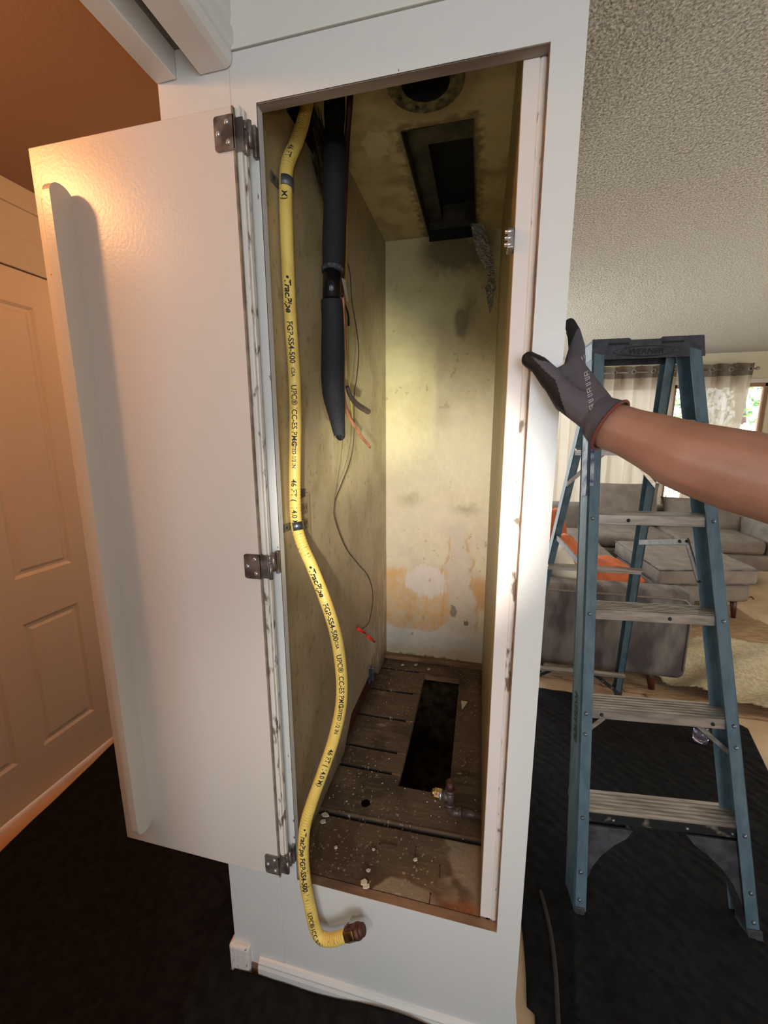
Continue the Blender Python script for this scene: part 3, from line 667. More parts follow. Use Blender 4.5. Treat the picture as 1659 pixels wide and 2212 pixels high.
p = cushion('throw_pillow', (.56, 2.02, .61), .40, .38, .15, (-.35, 0, 1.35), M['ivory']); tag(p, 'ivory pillow leaning at the near arm of the sofa, by the closet edge', 'pillow')
# ottoman / chaise
ot = thing('ottoman', (1.8, 3.1, 0), 'low grey velvet ottoman with a piped cushion top, right of the sofa', 'ottoman')
bm = B()
def quadprism(bm, pts, z0, z1, bev):
    lo = [bm.verts.new((x, y, z0)) for x, y in pts]; hi = [bm.verts.new((x, y, z1)) for x, y in pts]
    bm.faces.new(lo); bm.faces.new(hi)
    for k in range(4): bm.faces.new((lo[k], lo[(k+1) % 4], hi[(k+1) % 4], hi[k]))
    bmesh.ops.recalc_face_normals(bm, faces=bm.faces)
    bmesh.ops.bevel(bm, geom=list(bm.edges), offset=bev, segments=4, profile=.5, affect='EDGES')
q0 = [(1.42, 2.72), (2.14, 2.885), (2.11, 3.68), (1.36, 3.60)]
quadprism(bm, q0, .17, .315, .03); obj('base', bm, M['sofa'], ot, True)
bm = B(); q1 = [(1.40, 2.70), (2.17, 2.87), (2.13, 3.70), (1.34, 3.62)]
quadprism(bm, q1, .315, .455, .035); obj('cushion', bm, M['sofa'], ot, True)
for zz in (.330, .445):
    P_ = [Vector((x, y, zz)) for x, y in [(1.405, 2.705), (2.165, 2.873), (2.125, 3.695), (1.345, 3.615), (1.405, 2.705)]]; bm = B()
    for a, b in zip(P_, P_[1:]): cyl(bm, a, b, .006, 6)
    obj('piping', bm, M['sofaworn'], ot)
for x, y in ((1.5, 2.82), (2.06, 2.95), (2.03, 3.59), (1.44, 3.55)): tleg(x, y, .18, .015*(1 if x > 1.8 else -1), -.015, ot, .026)

def sheetgrid(name, poly_in, x0, x1, y0, y1, nx, ny, zf, m, thick=.006):
    """a cloth lying on the floor: grid clipped by poly_in, height zf, with a real thickness"""
    bm = B(); vs = {}
    for i in range(nx+1):
        for j in range(ny+1):
            x = x0+(x1-x0)*i/nx; y = y0+(y1-y0)*j/ny
            vs[i, j] = bm.verts.new((x, y, zf(x, y)))
    for i in range(nx):
        for j in range(ny):
            x = x0+(x1-x0)*(i+.5)/nx; y = y0+(y1-y0)*(j+.5)/ny
            if poly_in(x, y): bm.faces.new((vs[i, j], vs[i+1, j], vs[i+1, j+1], vs[i, j+1])).smooth = True
    bmesh.ops.delete(bm, geom=[v for v in bm.verts if not v.link_faces], context='VERTS')
    o = obj(name, bm, m, smooth=True); md = o.modifiers.new('solid', 'SOLIDIFY'); md.thickness = thick; md.offset = 1
    return o
fn = lambda a, b: float(fbm(np.array([a]), np.array([b]))[0])
rug = sheetgrid('area_rug', lambda x, y: .3 < x < 2.35-.12*(y-2) and y > 1.62+.1*math.sin(x*3) and y < 3.9, .3, 2.5, 1.55, 3.9, 80, 90,
                lambda x, y: .004+.035*max(0, math.sin((y-.35*x)*9+fn(x*2, y*2)*5))*min(1, max(0, (x-1.15)*3))*max(0, min(1, (3.1-y))), M['jute'])
tag(rug, 'tan woven jute rug rumpled in folds under the sofa and ottoman', 'rug')
pad = sheetgrid('rug_pad', lambda x, y: x > 1.10 and ((x-1.75)/.68)**2+((y-1.93)/.40)**2+.5*(fn(x*4, y*4)-.5) < 1, 1.0, 2.5, 1.45, 2.4, 90, 60,
                lambda x, y: .045+.09*fn(x*3.5+1, y*5)*max(0, 1-((x-1.75)/.7)**2)+.035*math.sin((x*.8-y)*17)*max(0, 1-((y-1.93)/.42)**2), M['pad'])
tag(pad, 'cream knitted rug pad bunched up on the floor right of the sofa arm', 'rug pad')
# ---- black moving blankets
def zr(x, y):
    e = max(0, 1-abs(x-(WR+.05))/.06)*.0
    rd = .012*math.exp(-((x-(.275+.07*math.sin(y*3.0)))/.012)**2)*(1 if -.3 < y < .45 else 0)
    return .006+.010*fn(x*6, y*6)+.004*math.sin(x*60+3*fn(x*9, y*9))*.3+rd
def cloth(name, xs_fn, ys_fn, nx, ny, zf, m, keep=None, thick=.006):
    bm = B(); g = {}
    for j in range(ny+1):
        for i in range(nx+1):
            v = j/ny; x = xs_fn(i/nx, v); y = ys_fn(i/nx, v); x = xs_fn(i/nx, v, y)
            g[i, j] = bm.verts.new((x, y, zf(x, y)))
    for j in range(ny):
        for i in range(nx):
            if keep is None or keep(i, j): bm.faces.new((g[i, j], g[i+1, j], g[i+1, j+1], g[i, j+1])).smooth = True
    bmesh.ops.delete(bm, geom=[v for v in bm.verts if not v.link_faces], context='VERTS')
    o = obj(name, bm, m, smooth=True); md = o.modifiers.new('solid', 'SOLIDIFY'); md.thickness = thick; md.offset = 1
    return o
def lerp(a, b, t): return a+(b-a)*t
def bx(u, v, y=0):
    r = 1.20+.19*min(1, max(0, (y-.75)/.7)) if y < 1.45 else 1.39-.9*(y-1.45)
    return lerp(.165+.015*math.sin(y*7)+(.02 if y < .1 else 0), r, u)
bl1 = cloth('moving_blanket', bx, lambda u, v: lerp(-1.1, 1.55+.03*math.sin(u*5)-.03*u, v), 130, 260, zr, M['blanket'])
tag(bl1, 'black quilted moving blanket spread on the floor under the stepladder', 'blanket')
def zl(x, y):
    w = max(0, 1-abs(y+.03)/.06) if x > SL-.02 else 0
    ridge = .03*math.exp(-((x+.69+.1*(y+.1))/.03)**2)*max(0, 1-abs(y+.05)/.5)
    lift = max(0, .010+.030*min(1, max(0, (x+.5)*4))+.008*math.sin((x+.62)*17))*math.exp(-((y+.012)/.045)**2) if SL < x < .16 else 0
    return .006+.012*fn(x*5+9, y*5)+ridge+lift
NYL, NYF = 300, 150; XE = SL-.016
def xs2(u, v, y=0):
    return lerp(max(-1.74, -1.645-.115*(y-.1)) if y > 0 else -1.633+.16*min(1, -y), XE, u/.6) if u <= .6 else lerp(XE, .155+.01*math.sin(y*9), (u-.6)/.4)
def ys2(u, v): return lerp(-1.2, -.0165, v/.5) if v <= .5 else lerp(-.0165, 2.3, ((v-.5)/.5)**1.3)
bl2 = cloth('moving_blanket', xs2, ys2, 250, 360, zl, M['blanket'], keep=lambda i, j: i < 150 or j < 180)
tag(bl2, 'black moving blanket covering the hall floor and bunched against the closet baseboard', 'blanket')
bs_ = B(); pts = [at(px, py, 2, .026) for px, py in ((1168, 1925), (1180, 1970), (1192, 2030), (1200, 2100), (1206, 2212), (1210, 2290))]
tube(bs_, [p+Vector((0, 0, 0)) for p in pts], .006, seg=8)
o = obj('binding', bs_, mat('faded_brown_binding', (54, 46, 43), .9, bump=.3, bscale=200), bl1)
jar = thing('glass_jar', at(1512, 1600, 2, .014), 'small clear glass jar on the blanket behind the second ladder step', 'jar')
c = at(1512, 1600, 2, .016); bm = B()
cyl(bm, c, c+Vector((0, 0, .07)), .032, 20); cyl(bm, c+Vector((0, 0, .07)), c+Vector((0, 0, .085)), .032, 20, .024); obj('body', bm, M['glassjar'], jar, True)
bm = B(); cyl(bm, c+Vector((0, 0, .085)), c+Vector((0, 0, .10)), .026, 20); obj('lid', bm, M['screw'], jar)
bm = B(); tube(bm, [at(x, y, 2, .05) for x, y in ((1594, 1291), (1602, 1286), (1612, 1292), (1622, 1289), (1628, 1294))], .006)
tag(obj('cord', bm, mat('red_cord', (130, 50, 40), .6)), 'short red-brown cord lying on the floor beyond the ottoman leg', 'cord')
bm = B(); tube(bm, [at(x, y, 2, .012) for x, y in ((1600, 1494), (1604, 1500), (1612, 1508))], .003)
bm.free()

# ================================================================== STEPLADDER
lad = thing('stepladder', (.58, .95, 0), 'blue fibreglass stepladder with aluminium steps standing open on the black blanket', 'ladder')
FL, FR_, TL, TR = Vector((.340, .355, .0)), Vector((.875, .412, .0)), Vector((.361, .834, 1.80)), Vector((.692, .850, 1.80))
nrm = (FR_-FL).cross((TL+TR)/2-FL).normalized()          # towards the camera
if nrm.y > 0: nrm = -nrm
stepd = ((FR_-FL).normalized()+(TR-TL).normalized()).normalized()
def channel(bm, a, b, inw, back, web, fl, t=.004, da=None):
    """C-channel rail from a to b; inw = inward direction of flanges, back = direction from front flange to rear flange"""
    ax = (b-a)
    obox(bm, a, ax, inw*t, back*web, .0012)          # web
    obox(bm, a, ax, inw*fl, back*t, .0012)           # front flange
    obox(bm, a+back*(web-t), ax, inw*fl, back*t, .0012)
back = -nrm
for s, (a, b) in ((1, (FL, TL)), (-1, (FR_, TR))):
    bm = B(); channel(bm, a+(b-a)*.0125, b, stepd*s, back, .078, .036); obj('front_rail', bm, M['fglass'], lad)
    bm = B(); ft = a+Vector((0, 0, .0)); hz_ = Vector((back.x, back.y, 0)).normalized(); obox(bm, ft+stepd*s*.001+Vector((0, 0, .012)), stepd*s*.033, hz_*.055, (b-a)*.012, .003, 2); obj('foot', bm, M['shoe'], lad)
RR0, RL0 = Vector((.842, 1.600, .012)), Vector((.275, 1.575, .012)); RR1, RL1 = Vector((.665, .955, 1.77)), Vector((.400, .945, 1.77))
rn = (RR0-RL0).cross(RR1-RR0).normalized()
if rn.y > 0: rn = -rn
rd_ = (RR0-RL0).normalized()
for s, (a, b) in ((1, (RL0, RL1)), (-1, (RR0, RR1))):
    bm = B(); channel(bm, a, b, rd_*s, -rn, .048, .030); obj('rear_rail', bm, M['fglass'], lad)
    bm = B(); obox(bm, a-rd_*s*.002-Vector((0, 0, .002)), rd_*s*.034, -rn*.05, (b-a)*.016, .003); obj('foot', bm, M['shoe'], lad)
def rear_at(z, left): a, b = (RL0, RL1) if left else (RR0, RR1); return a+(b-a)*((z-a.z)/(b.z-a.z))
def front_at(z, left): a, b = (FL, TL) if left else (FR_, TR); return a+(b-a)*(z/(b.z))
for z in (.19, .88, 1.445):
    bm = B(); a, b = rear_at(z, 1), rear_at(z, 0); obox(bm, a+rn*.002, b-a, -rn*.004, Vector((0, 0, -.028)), .0008); obox(bm, a+rn*.022, b-a, -rn*.024, Vector((0, 0, -.004)), .0008)
    obj('rear_brace', bm, M['alu'], lad)
for sgn, z in ((1, .19), (-1, .19)):
    a = rear_at(.19, sgn == 1)+rd_*sgn*.17; b = rear_at(.03, sgn == 1)
    bm = B(); obox(bm, a, b-a, -rn*.004, Vector((0, 0, -.024))); obj('diagonal_brace', bm, M['aludark'], lad)
    a = rear_at(1.44, sgn == 1)+rd_*sgn*.12; b = rear_at(1.30, sgn == 1)
    bm = B(); obox(bm, a, b-a, -rn*.004, Vector((0, 0, -.022))); obj('diagonal_brace', bm, M['alu'], lad)
hb = Vector((nrm.x, nrm.y, 0)).normalized()*-1           # horizontal, away from the camera
for k, z in enumerate((.306, .620, .930, 1.236, 1.545)):
    a = front_at(z, 1)+stepd*.005+hb*.008; b = front_at(z, 0)-stepd*.005+hb*.008
    st = None
    bm = B(); dp_ = .092-.006*k
    obox(bm, a+Vector((0, 0, -.0025)), b-a, hb*dp_, Vector((0, 0, .0025)), .0006)
    for g in range(6):      # ribbed tread
        obox(bm, a+hb*(.006+dp_*.155*g)+stepd*.004, (b-a)*.985, hb*.007, Vector((0, 0, .0022)), .0006)
    obox(bm, a+hb*(dp_-.003)+Vector((0, 0, -.030)), b-a, hb*.003, Vector((0, 0, .028)), .0006)
    o = obj('step', bm, M['alu'], lad)
    bm = B(); obox(bm, a+Vector((0, 0, -.034))-hb*.001, b-a, hb*.003, Vector((0, 0, .034)), .001)
    obj('step_front_edge', bm, M['aludark'] if k == 0 else M['alu'], o, label='front edge, black paint worn off' if k == 0 else None)
    for f in ((.14, .86) if k == 1 else ((.62,) if k == 2 else ((.22, .66, .92) if k == 0 else (.33,)))):
        bm = B(); sphere(bm, a+(b-a)*f+Vector((0, 0, -.018))-hb*.002, .006, u=8, v=6); obj('rivet', bm, M['steel'] if k < 1 else M['aludark'], o, True)
    for e, s in ((a, 1), (b, -1)):
        bm = B(); sphere(bm, front_at(z-.012, s == 1)+nrm*.001+stepd*s*.017, .0062, u=10, v=6); obj('rivet', bm, M['steel'], lad, True)
for z in (.055, .135, .545):
    for s in (1, -1):
        bm = B(); sphere(bm, front_at(z, s == 1)+nrm*.001+stepd*s*.017, .006, u=10, v=6); obj('rivet', bm, M['steel'], lad, True)
# knee braces below the second step and the big corner braces below the first
for s in (1, -1):
    a = front_at(.575, s == 1)+back*.05+stepd*s*.095; b = front_at(.50, s == 1)+back*.05+stepd*s*.01
    bm = B(); obox(bm, a, b-a, back*.004, Vector((0, 0, .020)), .001); obox(bm, a, b-a, back*.02, Vector((0, 0, .003)), .001); obj('knee_brace', bm, M['alu'], lad)
    z1 = .268; A0 = front_at(z1, s == 1)+back*.012; L_ = []
    out = [(0, 0), (.17, 0), (.150, -.028), (.115, -.052), (.078, -.088), (.050, -.130), (.034, -.175), (.028, -.225), (.004, -.24)]
    up = (TL-FL).normalized() if s == 1 else (TR-FR_).normalized()
    for dd, w in ((0, .008), (.045, .006)):
        bm = B(); prism(bm, out, lambda u_, v_, d: A0+stepd*s*(u_*1.0+.004)+up*v_+back*(d+dd), 0, w); obj('corner_brace', bm, M['shoe'], lad)
    bm = B()
    for q, q2 in zip(out[1:], out[2:-1]): obox(bm, A0+stepd*s*(q[0]+.004)+up*q[1]+back*.004, stepd*s*(q2[0]-q[0])+up*(q2[1]-q[1]), back*.045, stepd*s*-.004)
    obj('corner_brace', bm, M['shoe'], lad)
# spreaders
for s in (1, -1):
    fa = front_at(1.04, s == 1)+back*.075+stepd*s*.03; ra = rear_at(1.04, s == 1)+rd_*s*.02
    if s == -1:
        ra = rear_at(1.03, 0)-rd_*.03; mid = at(1485, 1163, 0, ra.x+.012); fa = at(1513, 1203, 1, mid.y-.26) if mid.y > .95 else fa
    else:
        fa = at(1256, 1215, 1, .70); mid = at(1197, 1150, 0, fa.x+.004)
    for p0_, p1_ in ((fa, mid), (mid, ra)):
        bm = B(); d = (p1_-p0_); w = d.cross(Vector((1, 0, 0))).normalized()*.022
        if w.z > 0: w = -w
        obox(bm, p0_, d, w, Vector((.004, 0, 0)), .001); obj('spreader_bar', bm, M['bar'], lad)
    for p_ in (fa, mid, mid+(ra-mid)*.12):
        bm = B(); sphere(bm, p_+Vector((-.001, 0, -.010)), .006, u=8, v=6); obj('rivet', bm, M['aludark'], lad, True)
# sticker and lettering on the left rail (outer web)
wl = lambda z, off: front_at(z, 1)-stepd*.0012+back*off
bm = B(); a = wl(1.30, .012); b = wl(1.50, .012); obox(bm, a, b-a, back*.045, -stepd*.0008); obj('sticker', bm, M['sticker'], lad)
bm = B(); a = front_at(1.33, 1)+nrm*.0005+stepd*.004; b = front_at(1.52, 1)+nrm*.0005+stepd*.004; obox(bm, a, b-a, stepd*.012, nrm*.0006); obj('sticker', bm, M['sticker'], lad)
def text_mesh(txt, size, fn_, m, parent, name='lettering', extrude=0, shear=0, bold=0, flip=False):
    """lettering as a mesh; fn_(u, v, w) places text coordinates on the thing"""
    cu = bpy.data.curves.new('t', 'FONT'); cu.body = txt; cu.size = size; cu.extrude = extrude; cu.shear = shear; cu.offset = bold; cu.resolution_u = 3
    ob = bpy.data.objects.new('t', cu); C.objects.link(ob)
    me = bpy.data.meshes.new_from_object(ob.evaluated_get(bpy.context.evaluated_depsgraph_get()))
    bpy.data.objects.remove(ob); bpy.data.curves.remove(cu)
    if len(me.vertices) == 0: return None
    for v in me.vertices: v.co = fn_(*v.co)
    return obj(name, me, m, parent)
upL = (TL-FL).normalized()
o_ = wl(.66, .055)
text_mesh('WERNER', .040, lambda u_, v_, w_: o_-upL*u_-back*(.03-v_*.9)-stepd*(.0006+w_), M['ink'], lad, bold=.001)
# cap
capo = TL+Vector((-.004, 0, -.046)); cw = (TR-TL).length+.012; cx_ = (TR-TL).normalized(); cy_ = Vector((-cx_.y, cx_.x, 0)).normalized(); cz_ = Vector((0, 0, 1))
capo = capo-cy_*.010
bm = B(); tilt = cy_*.0
def cp(u_, v_, w_): return capo+cx_*u_+cz_*v_+cy_*(w_+.16*max(0, v_)*1.0)
outl = [(0, 0), (cw+.006, 0), (cw, .068), (cw*.64, .068), (cw*.62, .062), (cw*.36, .062), (cw*.34, .068), (.0, .068)]
prism(bm, outl, cp, 0, .006)
prism(bm, [(0, 0), (.006, 0), (.006, .067), (0, .067)], lambda a_, b_, d: cp(a_, b_, d), .004, .155)
prism(bm, [(cw-.004, 0), (cw+.002, 0), (cw-.003, .067), (cw-.009, .067)], lambda a_, b_, d: cp(a_, b_, d), .004, .155)
prism(bm, [(0, .056), (cw, .056), (cw, .062), (0, .062)], lambda a_, b_, d: cp(a_, b_, d), .004, .155)
prism(bm, [(0, 0), (cw, 0), (cw, .066), (0, .066)], lambda a_, b_, d: cp(a_, b_, d), .150, .155)
cap = obj('cap', bm, M['cap'], lad)
for u0, u1 in ((.15, .34), (.63, .83)):
    bm = B(); prism(bm, [(cw*u0, .046), (cw*u1, .046), (cw*u1, .053), (cw*u0, .053)], cp, -.0008, .001); obj('slot', bm, M['capdark'], cap)  # dark insets painted as the shade inside open slots
def ell(a, b, c0, c1, n=40, pw=1.0): return [(c0+a*math.cos(2*math.pi*i/n), c1+b*math.copysign(abs(math.sin(2*math.pi*i/n))**pw, math.sin(2*math.pi*i/n))) for i in range(n)]
c0, c1 = cw*.50, .0225
for a_, b_, d_, m_, nm in ((cw*.305, .0185, .0010, 'capdark', 'emblem_outline'), (cw*.297, .0166, .0014, 'cap', 'emblem_field'), (cw*.235, .0170, .0016, 'capdark', 'emblem_ring'), (cw*.227, .0152, .0021, 'cap', 'emblem_plate')):
    bm = B(); prism(bm, ell(a_, b_, c0, c1, pw=1.25 if a_ > cw*.25 else 1), lambda p_, q_, d: cp(p_, q_, d), -d_, 0); obj(nm, bm, M[m_], cap)
text_mesh('WERNER', .0235, lambda u_, v_, w_: cp(c0-.060+u_*1.16, c1-.0085+v_, -.0024-w_), M['capdark'], cap, extrude=.0004, shear=.25, bold=.0008)

# ================================================================== CLOSET DOOR, swung fully open
LFX0, LFX1, LFZ0, LFZ1 = at(58, 320, 1, -.04).x+.002, at(500, 200, 1, -.04).x, at(280, 1810, 1, -.04).z, at(58, 320, 1, -.04).z
LP1 = at(515, 197, 1, -.034).x; LP2 = at(524, 210, 1, -.028).x
dr = thing('closet_door', (-.462, -.02, .39), 'pale closet door swung wide open over the hall doorway, batten on its free edge', 'door')
bm = B(); box(bm, (LFX0, -.040, LFZ0), (LFX1, -.020, LFZ1), .002); leaf = obj('leaf', bm, M['door'], dr)
bm = B(); box(bm, (LFX1-.0005, -.034, LFZ0), (LP1, -.022, LFZ1+.004), .003, 3); box(bm, (LP1, -.028, LFZ0), (LP2, -.016, LFZ1+.001), .002)
obj('edge_lip', bm, M['oldwhite'], dr, label='chipped white rebated edge on the hinge side')
bm = B(); box(bm, (LFX1-.003, -.0405, LFZ0+.001), (LFX1+.0005, -.034, LFZ1-.001)); obj('edge_lip', bm, M['greywood'], dr)
bt = None
def rr(x0, x1, z0, z1, r, n=8):
    P_ = []
    for cx0, cz0, a0 in ((x1-r, z0+r, -90), (x1-r, z1-r, 0), (x0+r, z1-r, 90), (x0+r, z0+r, 180)):
        for k in range(n+1):
            a = math.radians(a0+90*k/n); P_.append((cx0+r*math.cos(a), cz0+r*math.sin(a)))
    return P_
# fin board standing out from the door face
zt, zb = at(155, 395, 1, -.06).z, at(330, 1795, 1, -.06).z; xb = (at(155, 400, 1, -.04).x+at(330, 1790, 1, -.04).x)/2
bm = B(); rfin = .042
prism(bm, rr(-.086, -.038, zb, zt, .0235), lambda y_, z_, d: Vector((xb-.018+d, y_, z_)), 0, .018)
bmesh.ops.bevel(bm, geom=[e for e in bm.edges if len(e.link_faces) == 2 and e.calc_face_angle(0) > 1.2], offset=.0015, segments=2, affect='EDGES')
fin = obj('batten', bm, M['door'], dr, label='long board with rounded ends standing out from the door face')
bm = B(); box(bm, (xb-.064, -.053, zb+.01), (xb-.015, -.0395, zt-.012), .003, 2); bs2 = obj('batten_base', bm, M['door'], dr)
for px_, py_ in ((108, 497), (212, 1222), (147, 0)):
    if py_ == 0: continue
    p = at(px_, py_, 1, -.0535); bm = B(); cyl(bm, (p.x, -.0536, p.z), (p.x, -.0515, p.z), .0055, 14); obj('screw_hole', bm, M['copperdark'], bs2)
    bm = B(); cyl(bm, (p.x-.001, -.0542, p.z-.002), (p.x, -.052, p.z-.002), .0028, 10); obj('screw', bm, M['screw'], bs2)
for py_, dx in ((594, 0), (622, 1)):
    p = at(114+dx*6, py_, 1, -.0405); bm = B(); obox(bm, Vector((p.x-.005, -.0406, p.z)), Vector((.009, 0, -.003)), Vector((0, .0008, 0)), Vector((0, 0, .0025))); obj('nick', bm, M['copperdark'], bs2)
# hinges
def hinge(pz, dark):
    m = M['chrome']
    bm = B(); prism(bm, rr(LFX1-.037, LFX1+.004, pz-.027, pz+.027, .006), lambda x_, z_, d: Vector((x_, d, z_)), -.0435, -.0403)
    box(bm, (LFX1-.001, -.0435, pz-.027), (LFX1+.003, -.030, pz+.027), .001)
    box(bm, (LFX1+.001, -.0368, pz-.027), (LP2+.002, -.0338, pz+.025), .001)
    h = obj('hinge', bm, m, dr, label='tarnished hinge with three screws')
    for x_, z_ in ((LFX1-.011, .016), (LFX1-.029, 0), (LFX1-.010, -.015)):
        bm = B(); cyl(bm, (x_, -.0462, pz+z_), (x_, -.043, pz+z_), .0028, 12, .0055); obj('screw', bm, M['screw'], h)
    bm = B()
    cyl(bm, (LP2+.003, -.030, pz-.030), (LP2+.003, -.030, pz+.004), .0045, 12); cyl(bm, (LP2+.006, -.022, pz-.014), (LP2+.006, -.022, pz+.026), .0045, 12)
    box(bm, (LP2-.002, -.034, pz+.008), (LP2+.006, -.022, pz+.022), .003); box(bm, (LP2+.002, -.026, pz-.012), (LP2+.010, -.012, pz+.0), .003)
    obj('knuckle', bm, M['chrome'], h, True)
    bm = B(); box(bm, (LP2+.004, -.012, pz-.024), (LP2+.012, -.0005, pz+.027), .002); obj('frame_leaf', bm, M['chrome'], h)
for px_, py_ in ((487, 290), (548, 1223), (598, 1868)): hinge(at(px_, py_, 1, -.04).z, 0)
# catch on the stop
p = at(1107, 518, 1, .022)
ct = thing('door_catch', (p.x, .022, p.z), 'small chrome double roller catch on the right edge of the closet opening', 'catch')
bm = B(); box(bm, (.028, .012, p.z-.016), (.0405, .040, p.z+.016), .002); obj('plate', bm, M['chrome'], ct)
for dz in (-.010, 0, .010):
    bm = B(); cyl(bm, (.024, .014, p.z+dz), (.038, .014, p.z+dz), .003, 12); obj('roller', bm, M['screw'], ct, True)

# ================================================================== YELLOW GAS HOSE
HXL = -.422
hp = [at(672, 175, 0, HXL), at(665, 215, 0, HXL), at(655, 262, 0, HXL), at(640, 308, 0, HXL), at(622, 352, 0, HXL), at(617, 400, 0, HXL), at(619, 500, 0, HXL), at(623, 600, 0, HXL), at(628, 700, 0, HXL), at(635, 800, 0, HXL),
      at(638, 900, 0, HXL), at(637, 1000, 0, HXL), at(637, 1080, 0, HXL), at(641, 1135, 0, HXL), at(654, 1180, 1, .08), at(672, 1220, 1, .065), at(700, 1290, 1, .05), at(725, 1370, 1, .04), at(737, 1450, 1, .034), at(737, 1520, 1, .03),
      at(722, 1592, 1, .02), at(699, 1662, 1, .008), at(674, 1732, 1, -.004), at(659, 1785, 1, -.014), at(655, 1845, 1, -.024), at(660, 1905, 1, -.030), at(670, 1960, 1, -.036), at(679, 2000, 1, -.040), at(690, 2022, 1, -.043), at(710, 2030, 1, -.045), at(735, 2025, 1, -.045), at(752, 2018, 1, -.045)]
hose = thing('gas_hose', hp[13], 'yellow flexible gas hose clipped to the closet wall and hanging out over the sill', 'hose')
HP = spline(hp, .0022); HL = [0]
for a, b in zip(HP, HP[1:]): HL.append(HL[-1]+(b-a).length)
TOT = HL[-1]
def hr(L, t):
    k = .0006 if (L < .30 or t > .80 or .95 < L < 1.15) else .00025
    return .0138+k*math.sin(L*2*math.pi/.0075)
bm = B(); hP, hF = tube(bm, hp, hr, step=.0022, seg=20); obj('jacket', bm, M['yellow'], hose, True)
HLn = [0]
for a, b in zip(hP, hP[1:]): HLn.append(HLn[-1]+(b-a).length)
def on_hose(s, ang, lift):
    i = int(np.searchsorted(HLn, s)); i = min(max(i, 1), len(hP)-1)
    t = (s-HLn[i-1])/max(1e-9, HLn[i]-HLn[i-1]); p = hP[i-1].lerp(hP[i], t); T, n, b = hF[i]
    # reference direction: towards the room and the camera side
    e = Vector((.42, -.9, 0)); e = (e-T*e.dot(T)).normalized(); f = T.cross(e)
    return p+(e*math.cos(ang)+f*math.sin(ang))*(.0141+lift)
def s_at(py):
    return min(zip(HLn, hP), key=lambda q: abs(pix(q[1])[1]-py))[0]
def hose_text(txt, py, size, shear=0, bold=.0002, a0=.15):
    s0 = s_at(py); text_mesh(txt, size, lambda u_, v_, w_: on_hose(s0+u_, -(v_-size*.33)/.0138+a0, .0003), M['ink'], hose, name='printed_text', shear=shear, bold=bold)
for y_ in (597, 1222, 1780):
    if y_ > 1500: hose_text('• TracPipe FGP-SS4-500', y_, .017, .1, .0004)
    else:
        hose_text('•TracPipe', y_, .019, .3, .0006); s_ = .092
        s0 = s_at(y_)+s_; text_mesh('FGP-SS4-500', .0165, lambda u_, v_, w_: on_hose(s0+u_, -(v_-.0055)/.0138+.15, .0003), M['ink'], hose, name='printed_text', bold=.0003)
hose_text('UPC® ICC-ES PMG', 832, .017); hose_text('46 FT (  14.0 M)', 1035, .017)
hose_text('CSA', 795, .011); hose_text('LISTED 1/2 IN', 952, .011); hose_text('M)', 420, .017)
hose_text('UPC® ICC-ES PMG', 1408, .016); hose_text('CSA', 1380, .010); hose_text('46 FT ( 14.0 M)', 1610, .016); hose_text('LISTED 1/2 IN', 1518, .012)
hose_text('UPC® ICC-ES', 1960, .015); hose_text('46 FT', 330, .017)
# black scuffs and bends on the jacket
bm = B()
for k in range(46):
    s0 = random.choice([random.uniform(s_at(255), s_at(330)), random.uniform(s_at(1870), s_at(1935)), random.uniform(s_at(1870), s_at(1935)), random.uniform(TOT-.085, TOT-.005), random.uniform(s_at(1150), s_at(1215))])
    a = random.uniform(-1.1, 1.2); w = random.uniform(.15, .6); hgt = random.uniform(.0005, .0014)
    q = [on_hose(s0, a, .0005), on_hose(s0+.001, a+w, .0005), on_hose(s0+.001+hgt, a+w, .0005), on_hose(s0+hgt, a, .0005)]
    bm.faces.new([bm.verts.new(v) for v in q])
obj('scuff_marks', bm, M['ink'], hose)
# end fitting
e0 = hP[-1]; T = (at(790, 2006, 1, -.045)-e0).normalized()
bm = B(); tube(bm, [e0-T*.004, e0+T*.024], .0175, seg=6, smooth=False); bmesh.ops.bevel(bm, geom=list(bm.edges), offset=.0012, segments=1, affect='EDGES'); obj('hex_nut', bm, M['brass'], hose)
bm = B(); cyl(bm, e0+T*.022, e0+T*.027, .0125, 20); obj('collar', bm, M['yellow'], hose, True)
bm = B(); tube(bm, [e0+T*.027, e0+T*.031, e0+T*.036, e0+T*.040], lambda L, t: [.0165, .0175, .0165, .0125][min(3, int(t*3.01))], seg=20, step=.01); cyl(bm, e0+T*.038, e0+T*.046, .0135, 20); obj('union_end', bm, M['pipered'], hose, True)
bm = B(); up = Vector((0, 0, 1)); obox(bm, e0-T*.006+up*.016-Vector((0, .008, 0)), T*.03+up*.002, Vector((0, .014, 0)), up*.006, .001); obox(bm, e0-T*.008+up*.019, T*.008+up*.004, Vector((0, .008, 0)), up*.003); obj('hex_nut', bm, M['pipered'], hose, label='rusty flat of the nut')
